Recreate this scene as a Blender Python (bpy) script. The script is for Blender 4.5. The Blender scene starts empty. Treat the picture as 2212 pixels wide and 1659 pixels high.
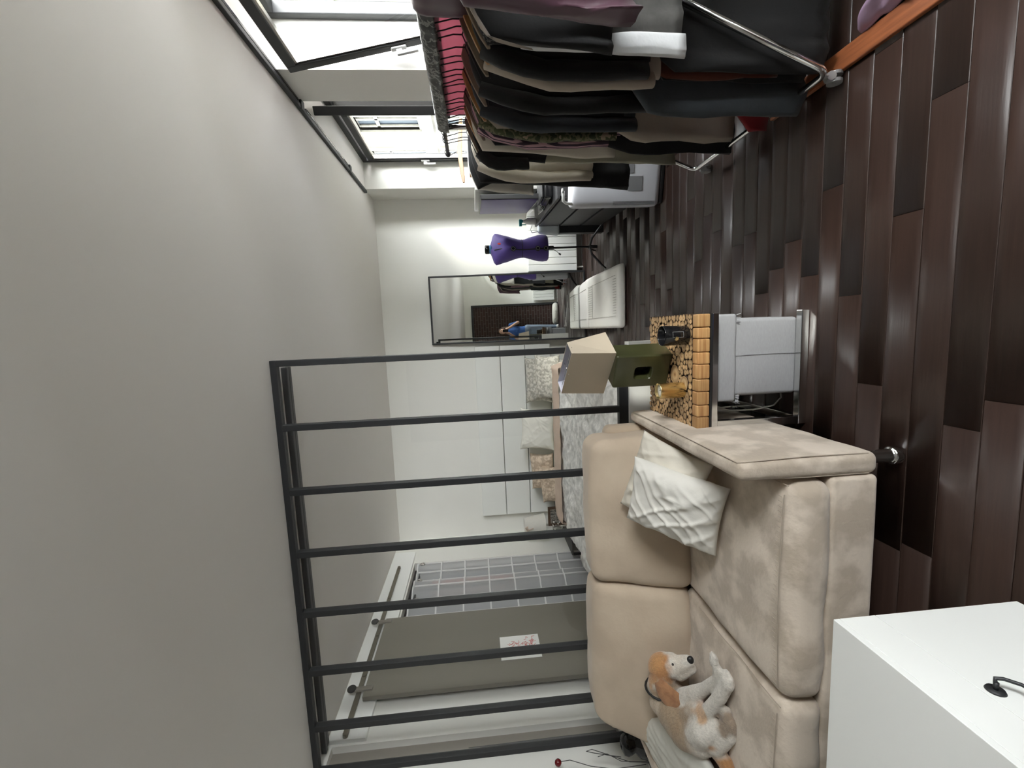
import bpy, bmesh, math, random
from mathutils import Vector, Matrix, noise
R = random.Random(7)
PI = math.pi
S = bpy.context.scene
COL = S.collection

# ------------------------------------------------------------------ camera, sky, sun, exposure
cam_d = bpy.data.cameras.new('camera')
cam = bpy.data.objects.new('camera', cam_d); COL.objects.link(cam)
# the phone was held upright but the picture is stored on its side: camera rolled a quarter turn
RC = Matrix(((0.99179986, -0.12068538, 0.04204841), (0.11690134, 0.98965977, 0.08311209), (-0.05164404, -0.07751505, 0.99565271)))
bx_, by_, bz_ = RC @ Vector((0, 0, -1)), RC @ Vector((1, 0, 0)), RC @ Vector((0, -1, 0))
M4 = Matrix((bx_, by_, bz_)).transposed().to_4x4(); M4.translation = (0, 0, 1.5)
cam.matrix_world = M4
cam_d.sensor_fit = 'HORIZONTAL'; cam_d.sensor_width = 36; cam_d.lens = 36 * 950 / 2212
cam_d.clip_start = 0.03; cam_d.clip_end = 200
S.camera = cam
W = bpy.data.worlds.new('sky'); S.world = W; W.use_nodes = True
bg = W.node_tree.nodes['Background']
bg.inputs[0].default_value = (0.975, 0.965, 0.99, 1); bg.inputs[1].default_value = 9.5
sun_d = bpy.data.lights.new('sun', 'SUN'); sun = bpy.data.objects.new('sun', sun_d); COL.objects.link(sun)
sun_d.energy = 0.6; sun_d.angle = math.radians(6); sun_d.color = (1, 0.95, 0.85)
sun.rotation_euler = Vector((-1.05, 1.25, -0.78)).to_track_quat('-Z', 'Y').to_euler()
def portal(x, y0, y1, z0, z1):
    d = bpy.data.lights.new('sky_portal', 'AREA'); o = bpy.data.objects.new('sky_portal', d); COL.objects.link(o)
    d.shape = 'RECTANGLE'; d.size = z1 - z0; d.size_y = y1 - y0
    o.location = (x, (y0 + y1) / 2, (z0 + z1) / 2); o.rotation_euler = (0, PI / 2, 0)
    d.cycles.is_portal = True
portal(2.14, -0.95, 0.3, 0.95, 2.72); portal(2.14, 0.55, 3.2, 0.95, 2.72); portal(2.14, 3.6, 5.62, 0.95, 2.72)
S.view_settings.view_transform = 'Standard'; S.view_settings.look = 'None'
S.view_settings.exposure = 2.06; S.view_settings.gamma = 1.0; S.view_settings.use_curve_mapping = False
try:
    S.cycles.max_bounces = 14; S.cycles.diffuse_bounces = 9; S.cycles.transparent_max_bounces = 20
    S.cycles.sample_clamp_indirect = 6; S.cycles.caustics_reflective = False; S.cycles.caustics_refractive = False
except Exception: pass

# ------------------------------------------------------------------ materials
def nt(m): return m.node_tree.nodes, m.node_tree.links
def mat(name, col, rough=0.6, metal=0.0, var=0.0, vscale=6.0, col2=None, bump=0.0, bscale=40.0, spec=0.5, stretch=None, rand=0.0, sheen=0.0, coat=0.0, detail=4, contrast=(0.35, 0.65), dist=0.01):
    m = bpy.data.materials.new(name); m.use_nodes = True
    N, L = nt(m); b = N['Principled BSDF']
    b.inputs['Base Color'].default_value = (*col, 1); b.inputs['Roughness'].default_value = rough
    b.inputs['Metallic'].default_value = metal; b.inputs['Specular IOR Level'].default_value = spec
    if sheen: b.inputs['Sheen Weight'].default_value = sheen
    if coat: b.inputs['Coat Weight'].default_value = coat; b.inputs['Coat Roughness'].default_value = 0.08
    tc = N.new('ShaderNodeTexCoord'); src = tc.outputs['Object']
    if stretch:
        mp = N.new('ShaderNodeMapping'); mp.inputs['Scale'].default_value = stretch; L.new(src, mp.inputs[0]); src = mp.outputs[0]
    if rand:
        oi = N.new('ShaderNodeObjectInfo'); va = N.new('ShaderNodeVectorMath'); va.operation = 'MULTIPLY_ADD'
        L.new(oi.outputs['Random'], va.inputs[1]); va.inputs[0].default_value = (17, 31, 13); L.new(src, va.inputs[2]); src = va.outputs[0]
    out = None
    if var or col2:
        n = N.new('ShaderNodeTexNoise'); n.inputs['Scale'].default_value = vscale; n.inputs['Detail'].default_value = detail; L.new(src, n.inputs['Vector'])
        cr = N.new('ShaderNodeValToRGB'); cr.color_ramp.elements[0].position, cr.color_ramp.elements[1].position = contrast
        c2 = col2 or tuple(c * (1 - var) for c in col)
        cr.color_ramp.elements[0].color = (*c2, 1); cr.color_ramp.elements[1].color = (*col, 1)
        L.new(n.outputs['Fac'], cr.inputs[0]); out = cr.outputs[0]
    if rand:
        mx = N.new('ShaderNodeMix'); mx.data_type = 'RGBA'; mx.blend_type = 'MULTIPLY'; mx.inputs[0].default_value = 1
        mr = N.new('ShaderNodeMapRange'); mr.inputs[3].default_value = 1 - rand; mr.inputs[4].default_value = 1 + rand * 0.6
        L.new(oi.outputs['Random'], mr.inputs[0])
        if out: L.new(out, mx.inputs[6])
        else: mx.inputs[6].default_value = (*col, 1)
        L.new(mr.outputs[0], mx.inputs[7]); out = mx.outputs[2]
    if out: L.new(out, b.inputs['Base Color'])
    if bump:
        n2 = N.new('ShaderNodeTexNoise'); n2.inputs['Scale'].default_value = bscale; n2.inputs['Detail'].default_value = 5; L.new(src, n2.inputs['Vector'])
        bp = N.new('ShaderNodeBump'); bp.inputs['Strength'].default_value = bump; bp.inputs['Distance'].default_value = dist
        L.new(n2.outputs['Fac'], bp.inputs['Height']); L.new(bp.outputs[0], b.inputs['Normal'])
    return m
def glassmat(name, tint=(1, 1, 1), ior=1.45, refl=1.0):
    m = bpy.data.materials.new(name); m.use_nodes = True; N, L = nt(m)
    N.remove(N['Principled BSDF']); o = N['Material Output']
    t = N.new('ShaderNodeBsdfTransparent'); t.inputs[0].default_value = (*tint, 1)
    g = N.new('ShaderNodeBsdfGlossy'); g.inputs['Roughness'].default_value = 0.01; g.inputs[0].default_value = (refl, refl, refl, 1)
    f = N.new('ShaderNodeFresnel'); f.inputs[0].default_value = ior
    ge = N.new('ShaderNodeNewGeometry'); sb = N.new('ShaderNodeMath'); sb.operation = 'SUBTRACT'; sb.inputs[0].default_value = 1; L.new(ge.outputs['Backfacing'], sb.inputs[1])
    mu = N.new('ShaderNodeMath'); mu.operation = 'MULTIPLY'; L.new(f.outputs[0], mu.inputs[0]); L.new(sb.outputs[0], mu.inputs[1])  # only the entry face reflects
    mx = N.new('ShaderNodeMixShader'); L.new(mu.outputs[0], mx.inputs[0]); L.new(t.outputs[0], mx.inputs[1]); L.new(g.outputs[0], mx.inputs[2]); L.new(mx.outputs[0], o.inputs[0])
    return m
def translucent(name, col, alpha):
    m = bpy.data.materials.new(name); m.use_nodes = True; N, L = nt(m); b = N['Principled BSDF']; o = N['Material Output']
    b.inputs['Base Color'].default_value = (*col, 1); b.inputs['Roughness'].default_value = 0.3
    t = N.new('ShaderNodeBsdfTransparent'); mx = N.new('ShaderNodeMixShader'); mx.inputs[0].default_value = alpha
    L.new(t.outputs[0], mx.inputs[1]); L.new(b.outputs[0], mx.inputs[2]); L.new(mx.outputs[0], o.inputs[0]); return m
def stripes(name, c1, c2, axis, scale, width=0.5, rough=0.8, distort=0.0):
    m = mat(name, c1, rough); N, L = nt(m); b = N['Principled BSDF']
    tc = N.new('ShaderNodeTexCoord'); w = N.new('ShaderNodeTexWave'); w.bands_direction = axis; w.inputs['Scale'].default_value = scale; w.inputs['Distortion'].default_value = distort
    L.new(tc.outputs['Object'], w.inputs['Vector'])
    cr = N.new('ShaderNodeValToRGB'); cr.color_ramp.interpolation = 'CONSTANT'; cr.color_ramp.elements[1].position = width
    cr.color_ramp.elements[0].color = (*c1, 1); cr.color_ramp.elements[1].color = (*c2, 1)
    L.new(w.outputs['Fac'], cr.inputs[0]); L.new(cr.outputs[0], b.inputs['Base Color']); return m
def blotch(name, cols, scale, rough=0.85):
    m = mat(name, cols[0], rough); N, L = nt(m); b = N['Principled BSDF']
    tc = N.new('ShaderNodeTexCoord'); v = N.new('ShaderNodeTexNoise'); v.inputs['Scale'].default_value = scale; v.inputs['Detail'].default_value = 3
    L.new(tc.outputs['Object'], v.inputs['Vector']); cr = N.new('ShaderNodeValToRGB'); cr.color_ramp.interpolation = 'CONSTANT'
    el = cr.color_ramp.elements
    while len(el) < len(cols): el.new(0.5)
    for i, c in enumerate(cols): el[i].position = 0.0 if i == 0 else 0.34 + 0.32 * i / len(cols); el[i].color = (*c, 1)
    L.new(v.outputs['Fac'], cr.inputs[0]); L.new(cr.outputs[0], b.inputs['Base Color']); return m

M = {}
M['ceil'] = mat('ceiling_paint', (0.76, 0.735, 0.705), 0.9, bump=0.03, bscale=60)
M['wall'] = mat('wall_paint', (0.78, 0.775, 0.735), 0.85, bump=0.04, bscale=70, var=0.02, vscale=2)
M['white'] = mat('white_lacquer', (0.84, 0.85, 0.83), 0.38)
M['whitem'] = mat('white_enamel', (0.80, 0.81, 0.78), 0.45)
M['black'] = mat('black_steel', (0.018, 0.019, 0.021), 0.5, bump=0.02, bscale=120)
M['blackg'] = mat('black_gloss', (0.008, 0.008, 0.009), 0.12)
M['blackp'] = mat('black_plastic', (0.015, 0.015, 0.016), 0.45)
M['chrome'] = mat('chrome', (0.75, 0.75, 0.74), 0.13, 1.0)
M['steel'] = mat('brushed_steel', (0.45, 0.43, 0.40), 0.28, 1.0, bump=0.03, bscale=200)
M['bronze'] = mat('bronze_metal', (0.22, 0.20, 0.16), 0.45, 0.8)
M['plank'] = mat('dark_floor_wood', (0.036, 0.0195, 0.0145), 0.38, var=0.22, vscale=5, stretch=(0.9, 22, 1), rand=0.10, bump=0.05, bscale=8, spec=0.5)
M['planku'] = mat('dark_subfloor', (0.02, 0.009, 0.007), 0.6)
M['sunlitwood'] = mat('sunlit_floor_wood', (0.30, 0.095, 0.035), 0.4, var=0.3, vscale=6, stretch=(12, 1, 1))  # reddish tone stands for sunlight on the floor wood
M['suede'] = mat('beige_suede', (0.63, 0.545, 0.455), 0.9, col2=(0.45, 0.38, 0.305), vscale=6.5, detail=8, contrast=(0.44, 0.57), bump=0.25, bscale=60, sheen=0.25, spec=0.15)
M['suede2'] = mat('beige_suede_tan', (0.55, 0.455, 0.35), 0.9, col2=(0.47, 0.38, 0.29), vscale=4, detail=5, contrast=(0.4, 0.65), bump=0.1, bscale=60, sheen=0.2, spec=0.15)
M['seam'] = mat('seam_thread', (0.38, 0.32, 0.26), 0.9)
M['cotton'] = mat('offwhite_cotton', (0.66, 0.64, 0.59), 0.9, bump=0.25, bscale=22, dist=0.012)
M['cotton2'] = mat('cream_cotton', (0.62, 0.58, 0.50), 0.9, bump=0.25, bscale=20, dist=0.012)
M['canvas'] = mat('pale_canvas', (0.60, 0.59, 0.54), 0.9, bump=0.12, bscale=30)
M['linen'] = mat('grey_linen', (0.36, 0.365, 0.385), 0.9, var=0.12, vscale=60, stretch=(1, 1, 12), bump=0.15, bscale=160)
M['taupe'] = mat('taupe_door_paint', (0.19, 0.175, 0.143), 0.55)
M['taupe2'] = mat('taupe_panel_paint', (0.26, 0.235, 0.205), 0.6)
M['paper'] = mat('white_paper', (0.88, 0.88, 0.86), 0.8)
M['redink'] = mat('red_ink', (0.62, 0.20, 0.20), 0.8)
M['darkgrey'] = mat('dark_grey', (0.06, 0.06, 0.06), 0.6)
M['grey'] = mat('mid_grey_plastic', (0.25, 0.25, 0.26), 0.5)
M['mirror'] = mat('mirror_silver', (0.86, 0.89, 0.87), 0.005, 1.0)
M['glass'] = glassmat('clear_glass')
M['winglass'] = glassmat('window_glass', (0.96, 0.98, 0.97))
M['bark'] = mat('log_bark', (0.045, 0.022, 0.010), 0.85, bump=0.4, bscale=60)
M['logblock'] = mat('orange_log_wood', (0.56, 0.33, 0.14), 0.5, col2=(0.36, 0.16, 0.055), vscale=3.2, stretch=(1, 12, 30), rand=0.25, contrast=(0.3, 0.6))
def endgrain():
    m = mat('log_end_grain', (0.62, 0.42, 0.22), 0.5); N, L = nt(m); b = N['Principled BSDF']
    tc = N.new('ShaderNodeTexCoord'); ln = N.new('ShaderNodeVectorMath'); ln.operation = 'LENGTH'
    nz = N.new('ShaderNodeTexNoise'); nz.inputs['Scale'].default_value = 1.5; L.new(tc.outputs['Object'], nz.inputs['Vector'])
    sep = N.new('ShaderNodeVectorMath'); sep.operation = 'MULTIPLY'; sep.inputs[1].default_value = (1, 1, 0); L.new(tc.outputs['Object'], sep.inputs[0]); L.new(sep.outputs[0], ln.inputs[0])
    ad = N.new('ShaderNodeMath'); ad.operation = 'MULTIPLY_ADD'; ad.inputs[1].default_value = 0.35; L.new(nz.outputs['Fac'], ad.inputs[0]); L.new(ln.outputs['Value'], ad.inputs[2])
    cr = N.new('ShaderNodeValToRGB'); e = cr.color_ramp.elements
    e[0].position = 0.2; e[0].color = (0.30, 0.13, 0.05, 1); e[1].position = 1.15; e[1].color = (0.36, 0.20, 0.09, 1)
    for p, c in ((0.32, (0.55, 0.33, 0.15)), (0.6, (0.66, 0.46, 0.25)), (1.0, (0.60, 0.40, 0.20))):
        q = e.new(p); q.color = (*c, 1)
    L.new(ad.outputs[0], cr.inputs[0])
    oi = N.new('ShaderNodeObjectInfo'); mr = N.new('ShaderNodeMapRange'); mr.inputs[3].default_value = 0.62; mr.inputs[4].default_value = 1.12; L.new(oi.outputs['Random'], mr.inputs[0])
    mx = N.new('ShaderNodeMix'); mx.data_type = 'RGBA'; mx.blend_type = 'MULTIPLY'; mx.inputs[0].default_value = 1; L.new(cr.outputs[0], mx.inputs[6]); L.new(mr.outputs[0], mx.inputs[7])
    L.new(mx.outputs[2], b.inputs['Base Color']); return m
M['endgrain'] = endgrain()
M['gold'] = mat('gold_foil', (0.86, 0.68, 0.34), 0.24, 1.0)
M['wax'] = mat('cream_wax', (0.82, 0.78, 0.66), 0.5)
M['olive'] = mat('olive_glaze', (0.045, 0.048, 0.018), 0.30, var=0.35, vscale=7, coat=0.4)
M['shade'] = mat('beige_shade_cloth', (0.52, 0.45, 0.355), 0.9, bump=0.06, bscale=250)
M['shadein'] = mat('lilac_shade_lining', (0.62, 0.62, 0.70), 0.8)
M['purple'] = mat('purple_jersey', (0.095, 0.055, 0.30), 0.6, var=0.2, vscale=6, sheen=0.3)
M['redoval'] = mat('red_badge', (0.75, 0.07, 0.06), 0.5)
M['bluecol'] = mat('blue_collar', (0.10, 0.25, 0.5), 0.6)
M['dresser'] = mat('black_brown_dresser', (0.010, 0.010, 0.011), 0.42, bump=0.03, bscale=80)
M['screen'] = mat('screen_violet_reflection', (0.05, 0.026, 0.17), 0.4, spec=0.08)  # violet base colour stands in for a reflection in dark glass
M['teal'] = mat('teal_plastic', (0.05, 0.42, 0.45), 0.4)
M['duvet'] = mat('grey_crushed_duvet', (0.95, 0.94, 0.92), 0.7, col2=(0.60, 0.60, 0.585), vscale=13, bump=0.6, bscale=26, dist=0.02, detail=7)
M['peach'] = mat('peach_sheet', (0.60, 0.47, 0.38), 0.9, bump=0.3, bscale=30)
M['wpillow'] = mat('white_pillow_cotton', (0.78, 0.77, 0.70), 0.9, bump=0.25, bscale=18)
M['ppillow'] = mat('grey_floral_pillow', (0.62, 0.60, 0.54), 0.9, col2=(0.40, 0.385, 0.34), vscale=26, contrast=(0.47, 0.53), bump=0.2, bscale=20)
M['pepillow'] = mat('peach_floral_pillow', (0.66, 0.55, 0.43), 0.9, col2=(0.46, 0.36, 0.27), vscale=20, contrast=(0.44, 0.56), bump=0.25, bscale=20)
M['organiser'] = translucent('clear_vinyl', (0.72, 0.73, 0.74), 0.42)
M['orgseam'] = translucent('white_vinyl_seam', (0.85, 0.85, 0.85), 0.75)
M['mat'] = mat('offwhite_quilt', (0.84, 0.82, 0.77), 0.9, bump=0.25, bscale=25)
M['matseam'] = mat('quilt_stitch', (0.38, 0.36, 0.32), 0.9)
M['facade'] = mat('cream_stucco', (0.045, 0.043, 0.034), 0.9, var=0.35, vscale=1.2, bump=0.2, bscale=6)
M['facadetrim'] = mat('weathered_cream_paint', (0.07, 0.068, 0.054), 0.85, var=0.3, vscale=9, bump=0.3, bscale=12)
M['outpane'] = mat('dark_outside_pane', (0.02, 0.025, 0.03), 0.15)
M['brickm'] = None
M['wood'] = mat('dark_stained_wood', (0.10, 0.055, 0.03), 0.5, var=0.3, vscale=8, stretch=(1, 10, 1))
M['hanger'] = mat('hanger_beech', (0.50, 0.27, 0.11), 0.4, var=0.2, vscale=10, rand=0.3)
M['hangerdull'] = mat('hanger_taupe_velvet', (0.21, 0.165, 0.12), 0.8, rand=0.25)
M['wire'] = mat('black_wire', (0.012, 0.010, 0.014), 0.5)
M['skin'] = mat('skin', (0.55, 0.34, 0.25), 0.6); M['hair'] = mat('brown_hair', (0.05, 0.025, 0.014), 0.7)
M['blue'] = mat('blue_cotton', (0.06, 0.15, 0.42), 0.9); M['jeansm'] = mat('washed_denim', (0.24, 0.29, 0.37), 0.9)
M['fluff'] = mat('white_fleece', (0.62, 0.60, 0.54), 1.0, bump=1.0, bscale=60, dist=0.03)

# ------------------------------------------------------------------ mesh helpers
class MB:
    def __init__(s): s.v = []; s.f = []; s.mi = []
    def add(s, vs, fs, mi=0):
        k = len(s.v); s.v += [tuple(v) for v in vs]; s.f += [tuple(i + k for i in f) for f in fs]; s.mi += [mi] * len(fs); return s
    def box(s, x0, x1, y0, y1, z0, z1, mi=0):
        return s.add([(x0, y0, z0), (x1, y0, z0), (x1, y1, z0), (x0, y1, z0), (x0, y0, z1), (x1, y0, z1), (x1, y1, z1), (x0, y1, z1)],
                     [(0, 3, 2, 1), (4, 5, 6, 7), (0, 1, 5, 4), (1, 2, 6, 5), (2, 3, 7, 6), (3, 0, 4, 7)], mi)
    def hexa(s, c, mi=0):
        return s.add(c, [(0, 3, 2, 1), (4, 5, 6, 7), (0, 1, 5, 4), (1, 2, 6, 5), (2, 3, 7, 6), (3, 0, 4, 7)], mi)
    def tube(s, pts, r, n=8, mi=0, closed=False, sy=1.0):
        P = [Vector(p) for p in pts]; m = len(P); rs = r if isinstance(r, (list, tuple)) else [r] * m
        vs = []; up = None
        for i, p in enumerate(P):
            a = P[(i - 1) % m] if (i or closed) else p; b = P[(i + 1) % m] if (i < m - 1 or closed) else p
            t = (b - a).normalized()
            if up is None: up = t.orthogonal().normalized()
            up = (up - t * up.dot(t)); up = up.normalized() if up.length > 1e-6 else t.orthogonal().normalized()
            w = t.cross(up)
            for k in range(n):
                an = 2 * PI * k / n; vs.append(p + (up * math.cos(an) + w * math.sin(an) * sy) * rs[i])
        fs = []
        for i in range(m if closed else m - 1):
            j = (i + 1) % m
            for k in range(n): fs.append((i * n + k, i * n + (k + 1) % n, j * n + (k + 1) % n, j * n + k))
        if not closed: fs += [tuple(range(n))[::-1], tuple((m - 1) * n + k for k in range(n))]
        return s.add(vs, fs, mi)
    def lathe(s, prof, n=24, c=(0, 0, 0), mi=0, ex=1.0, ey=1.0, cap=True):
        vs = []; m = len(prof)
        for r, z in prof:
            for k in range(n): a = 2 * PI * k / n; vs.append((c[0] + r * ex * math.cos(a), c[1] + r * ey * math.sin(a), c[2] + z))
        fs = [(i * n + k, i * n + (k + 1) % n, (i + 1) * n + (k + 1) % n, (i + 1) * n + k) for i in range(m - 1) for k in range(n)]
        if cap: fs += [tuple(range(n))[::-1], tuple((m - 1) * n + k for k in range(n))]
        return s.add(vs, fs, mi)
    def build(s, name, mats, parent=None, smooth=False, bevel=0.0, seg=2, loc=None, rot=None, sub=0, auto=True):
        me = bpy.data.meshes.new(name); me.from_pydata(s.v, [], s.f)
        mats = mats if isinstance(mats, (list, tuple)) else [mats]
        for q in mats: me.materials.append(q)
        if len(mats) > 1: me.polygons.foreach_set('material_index', s.mi)
        if smooth: me.polygons.foreach_set('use_smooth', [True] * len(me.polygons))
        me.update()
        o = bpy.data.objects.new(name, me); COL.objects.link(o)
        if parent: o.parent = parent
        if loc: o.location = loc
        if rot: o.rotation_euler = rot
        if bevel:
            b = o.modifiers.new('bevel', 'BEVEL'); b.width = bevel; b.segments = seg; b.limit_method = 'ANGLE'; b.harden_normals = False
        if sub: q = o.modifiers.new('sub', 'SUBSURF'); q.levels = sub; q.render_levels = sub
        return o
def tag(o, label=None, cat=None, group=None, kind=None):
    if label: o['label'] = label
    if cat: o['category'] = cat
    if group: o['group'] = group
    if kind: o['kind'] = kind
    return o
def thing(name, label, cat, loc=(0, 0, 0), rz=0.0, group=None):
    o = bpy.data.objects.new(name, None); COL.objects.link(o); o.empty_display_size = 0.1
    o.location = loc; o.rotation_euler = (0, 0, rz); return tag(o, label, cat, group)
def struct(o, label=None, cat=None):
    o['kind'] = 'structure'; return tag(o, label, cat)
def box(name, m, x0, x1, y0, y1, z0, z1, parent=None, bevel=0.0, **k): return MB().box(x0, x1, y0, y1, z0, z1).build(name, m, parent, bevel=bevel, **k)
def nz(x, y, z): return noise.noise(Vector((x, y, z)))
def cushion_mb(c8, r, puff=(0, 0, 0), n=14, amp=0.0, fs=5.0, seed=0.0, dip=None):
    """rounded, puffed block: c8 = 8 corners (bottom 4 counter-clockwise, top 4)"""
    c = [Vector(p) for p in c8]
    d = ((c[1] - c[0]).length / 2 + (c[2] - c[3]).length / 2, (c[3] - c[0]).length / 2 + (c[2] - c[1]).length / 2, (c[4] - c[0]).length / 2 + (c[6] - c[2]).length / 2)
    h = [x / 2 for x in d]; rr = min(r, *h)
    def pt(u, v, w):  # -1..1
        p = [u * h[0], v * h[1], w * h[2]]
        q = [max(-h[i] + rr, min(h[i] - rr, p[i])) for i in range(3)]
        e = Vector([p[i] - q[i] for i in range(3)])
        if e.length > 1e-9: e = e.normalized() * rr
        p = [q[i] + e[i] for i in range(3)]
        s = [p[i] / h[i] for i in range(3)]
        p[0] += puff[0] * s[0] * (1 - s[1] ** 2) * (1 - s[2] ** 2); p[1] += puff[1] * s[1] * (1 - s[0] ** 2) * (1 - s[2] ** 2); p[2] += puff[2] * s[2] * (1 - s[0] ** 2) * (1 - s[1] ** 2)
        if amp:
            k = amp * nz(p[0] * fs + seed, p[1] * fs, p[2] * fs * .7); e2 = Vector(s); e2.normalize(); p = [p[i] + e2[i] * k for i in range(3)]
        a, b, g = [(p[i] / h[i] + 1) / 2 for i in range(3)]
        lo = (c[0] * (1 - a) + c[1] * a) * (1 - b) + (c[3] * (1 - a) + c[2] * a) * b
        hi = (c[4] * (1 - a) + c[5] * a) * (1 - b) + (c[7] * (1 - a) + c[6] * a) * b
        return lo * (1 - g) + hi * g
    # parameter spacing: dense near edges
    def ts(hh):
        k = rr / hh; L = [-1, -1 + k * .15, -1 + k * .4, -1 + k * .7, -1 + k]
        mid = [(-1 + k) + (2 - 2 * k) * i / n for i in range(1, n)]
        return L + mid + [-x for x in L[::-1]]
    T = [ts(x) for x in h]; mb = MB()
    idx = {}; V = []; F = []
    def vid(i, j, k):
        key = (i, j, k)
        if key not in idx: idx[key] = len(V); V.append(pt(T[0][i], T[1][j], T[2][k]))
        return idx[key]
    A, B, C_ = len(T[0]) - 1, len(T[1]) - 1, len(T[2]) - 1
    for i in range(A):
        for j in range(B):
            F.append((vid(i, j, 0), vid(i, j + 1, 0), vid(i + 1, j + 1, 0), vid(i + 1, j, 0))); F.append((vid(i, j, C_), vid(i + 1, j, C_), vid(i + 1, j + 1, C_), vid(i, j + 1, C_)))
    for i in range(A):
        for k in range(C_):
            F.append((vid(i, 0, k), vid(i + 1, 0, k), vid(i + 1, 0, k + 1), vid(i, 0, k + 1))); F.append((vid(i, B, k), vid(i, B, k + 1), vid(i + 1, B, k + 1), vid(i + 1, B, k)))
    for j in range(B):
        for k in range(C_):
            F.append((vid(0, j, k), vid(0, j, k + 1), vid(0, j + 1, k + 1), vid(0, j + 1, k))); F.append((vid(A, j, k), vid(A, j + 1, k), vid(A, j + 1, k + 1), vid(A, j, k + 1)))
    return mb.add(V, F)
def b8(x0, x1, y0, y1, z0, z1): return [(x0, y0, z0), (x1, y0, z0), (x1, y1, z0), (x0, y1, z0), (x0, y0, z1), (x1, y0, z1), (x1, y1, z1), (x0, y1, z1)]
def pillow_mb(w, h, t, n=30, seed=0.0, wr=0.012, pinch=0.10):
    """pillow in the local XY plane, puffed along Z, with pulled-in sides, pointed corners and creases"""
    V = []; F = []; mb = MB()
    for side in (1, -1):
        k0 = len(V)
        for i in range(n + 1):
            for j in range(n + 1):
                u = -1 + 2 * i / n; v = -1 + 2 * j / n
                e = ((1 - u ** 4) * (1 - v ** 4)); e = max(e, 0) ** 0.55
                x = w / 2 * u * (1 - pinch * (1 - v * v) * 0 - pinch * (1 - abs(v) ** 2) * abs(u) ** 3)
                y = h / 2 * v * (1 - pinch * (1 - abs(u) ** 2) * abs(v) ** 3)
                # soft lumps and sharp ridged creases in drifting directions
                dx = .05 * nz(x * 5 + seed, y * 5, 1.7); dy = .05 * nz(x * 5, y * 5 + seed, 4.1)
                r1 = 1 - abs(nz((x + .6 * y + dx) * 11 + seed, (y - .6 * x) * 3.2, seed)) * 3.2; r2 = 1 - abs(nz((x - .9 * y + dy) * 12, (x * .9 + y) * 3 + seed, seed + 9)) * 3.4
                c = nz(x * 7 + seed, y * 7, seed) * 0.55 + .55 * max(0, r1) ** 1.6 + .45 * max(0, r2) ** 1.8 - .3
                V.append((x, y, side * (t / 2 * e) + wr * c * min(1, e * 1.6)))
        for i in range(n):
            for j in range(n):
                q = (k0 + i * (n + 1) + j, k0 + (i + 1) * (n + 1) + j, k0 + (i + 1) * (n + 1) + j + 1, k0 + i * (n + 1) + j + 1)
                F.append(q if side > 0 else q[::-1])
    mb.add(V, F); return mb
def weld(o, d=0.0005):
    bm = bmesh.new(); bm.from_mesh(o.data); bmesh.ops.remove_doubles(bm, verts=bm.verts, dist=d); bmesh.ops.recalc_face_normals(bm, faces=bm.faces); bm.to_mesh(o.data); bm.free(); return o
def frame_matrix(o, origin, xa, ya):
    x = Vector(xa).normalized(); y = Vector(ya); y = (y - x * y.dot(x)).normalized(); z = x.cross(y)
    m = Matrix((x, y, z)).transposed().to_4x4(); m.translation = origin; o.matrix_world = m; return o
def holes(u0, u1, v0, v1, hs):
    """cells of the rectangle left over when the holes are cut out"""
    us = sorted({u0, u1, *[a for h in hs for a in h[:2]]}); vs = sorted({v0, v1, *[a for h in hs for a in h[2:]]})
    out = []
    for i in range(len(us) - 1):
        for j in range(len(vs) - 1):
            cu, cv = (us[i] + us[i + 1]) / 2, (vs[j] + vs[j + 1]) / 2
            if not any(h[0] < cu < h[1] and h[2] < cv < h[3] for h in hs): out.append((us[i], us[i + 1], vs[j], vs[j + 1]))
    return out

# ------------------------------------------------------------------ room shell
fl = struct(box('floor', M['planku'], -3.6, 2.15, -1.1, 6.2, -0.08, -0.006))
def plank_mesh(length, seed):
    mb = MB(); w = 0.1088; T_ = (-1, -.965, -.5, 0, .5, .965, 1); n = 6; V = []; F = []
    for i, x in enumerate((0, length)):
        for t in T_: V.append((x, t * w / 2, 0.00022 * (t * t - 1) - (0.0012 if abs(t) == 1 else 0)))
        V.append((x, w / 2, -0.012)); V.append((x, -w / 2, -0.012))
    m = n + 3
    for k in range(m): F.append((k, (k + 1) % m, m + (k + 1) % m, m + k))
    F += [tuple(range(m))[::-1], tuple(range(m, 2 * m))]
    mb.add(V, [f[::-1] for f in F]); me = bpy.data.meshes.new('plank'); me.from_pydata(mb.v, [], mb.f); me.materials.append(M['plank'])
    me.polygons.foreach_set('use_smooth', [False] + [True] * (n - 2) + [False] + [False] * (len(me.polygons) - n)); me.update(); return me
PL = {L: plank_mesh(L - 0.0015, L) for L in (0.6, 0.9, 1.2, 1.5)}
row = 0; y = 0.57
while y < 6.02:
    x = (-1.75 if y < 2.66 else -0.35) - R.uniform(0, 1.1); end = 1.74
    while x < end - 0.05:
        L = R.choice((1.2, 1.5, 0.9, 1.2))
        o = bpy.data.objects.new('plank', PL[L]); COL.objects.link(o); o.parent = fl; o.location = (x, y, R.uniform(-0.0006, 0.0004)); o.rotation_euler = (R.uniform(-.0012, .0012), 0, 0); x += L
    y += 0.11; row += 1
struct(box('ceiling', M['ceil'], -3.6, 2.15, -1.1, 6.2, 2.72, 2.82))
struct(box('wall_back', M['wall'], -3.6, 2.15, 6.07, 6.2, 0, 2.72))
wf = struct(box('wall_front', M['wall'], -3.6, 2.15, -1.1, -0.98, 0, 2.72))
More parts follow.
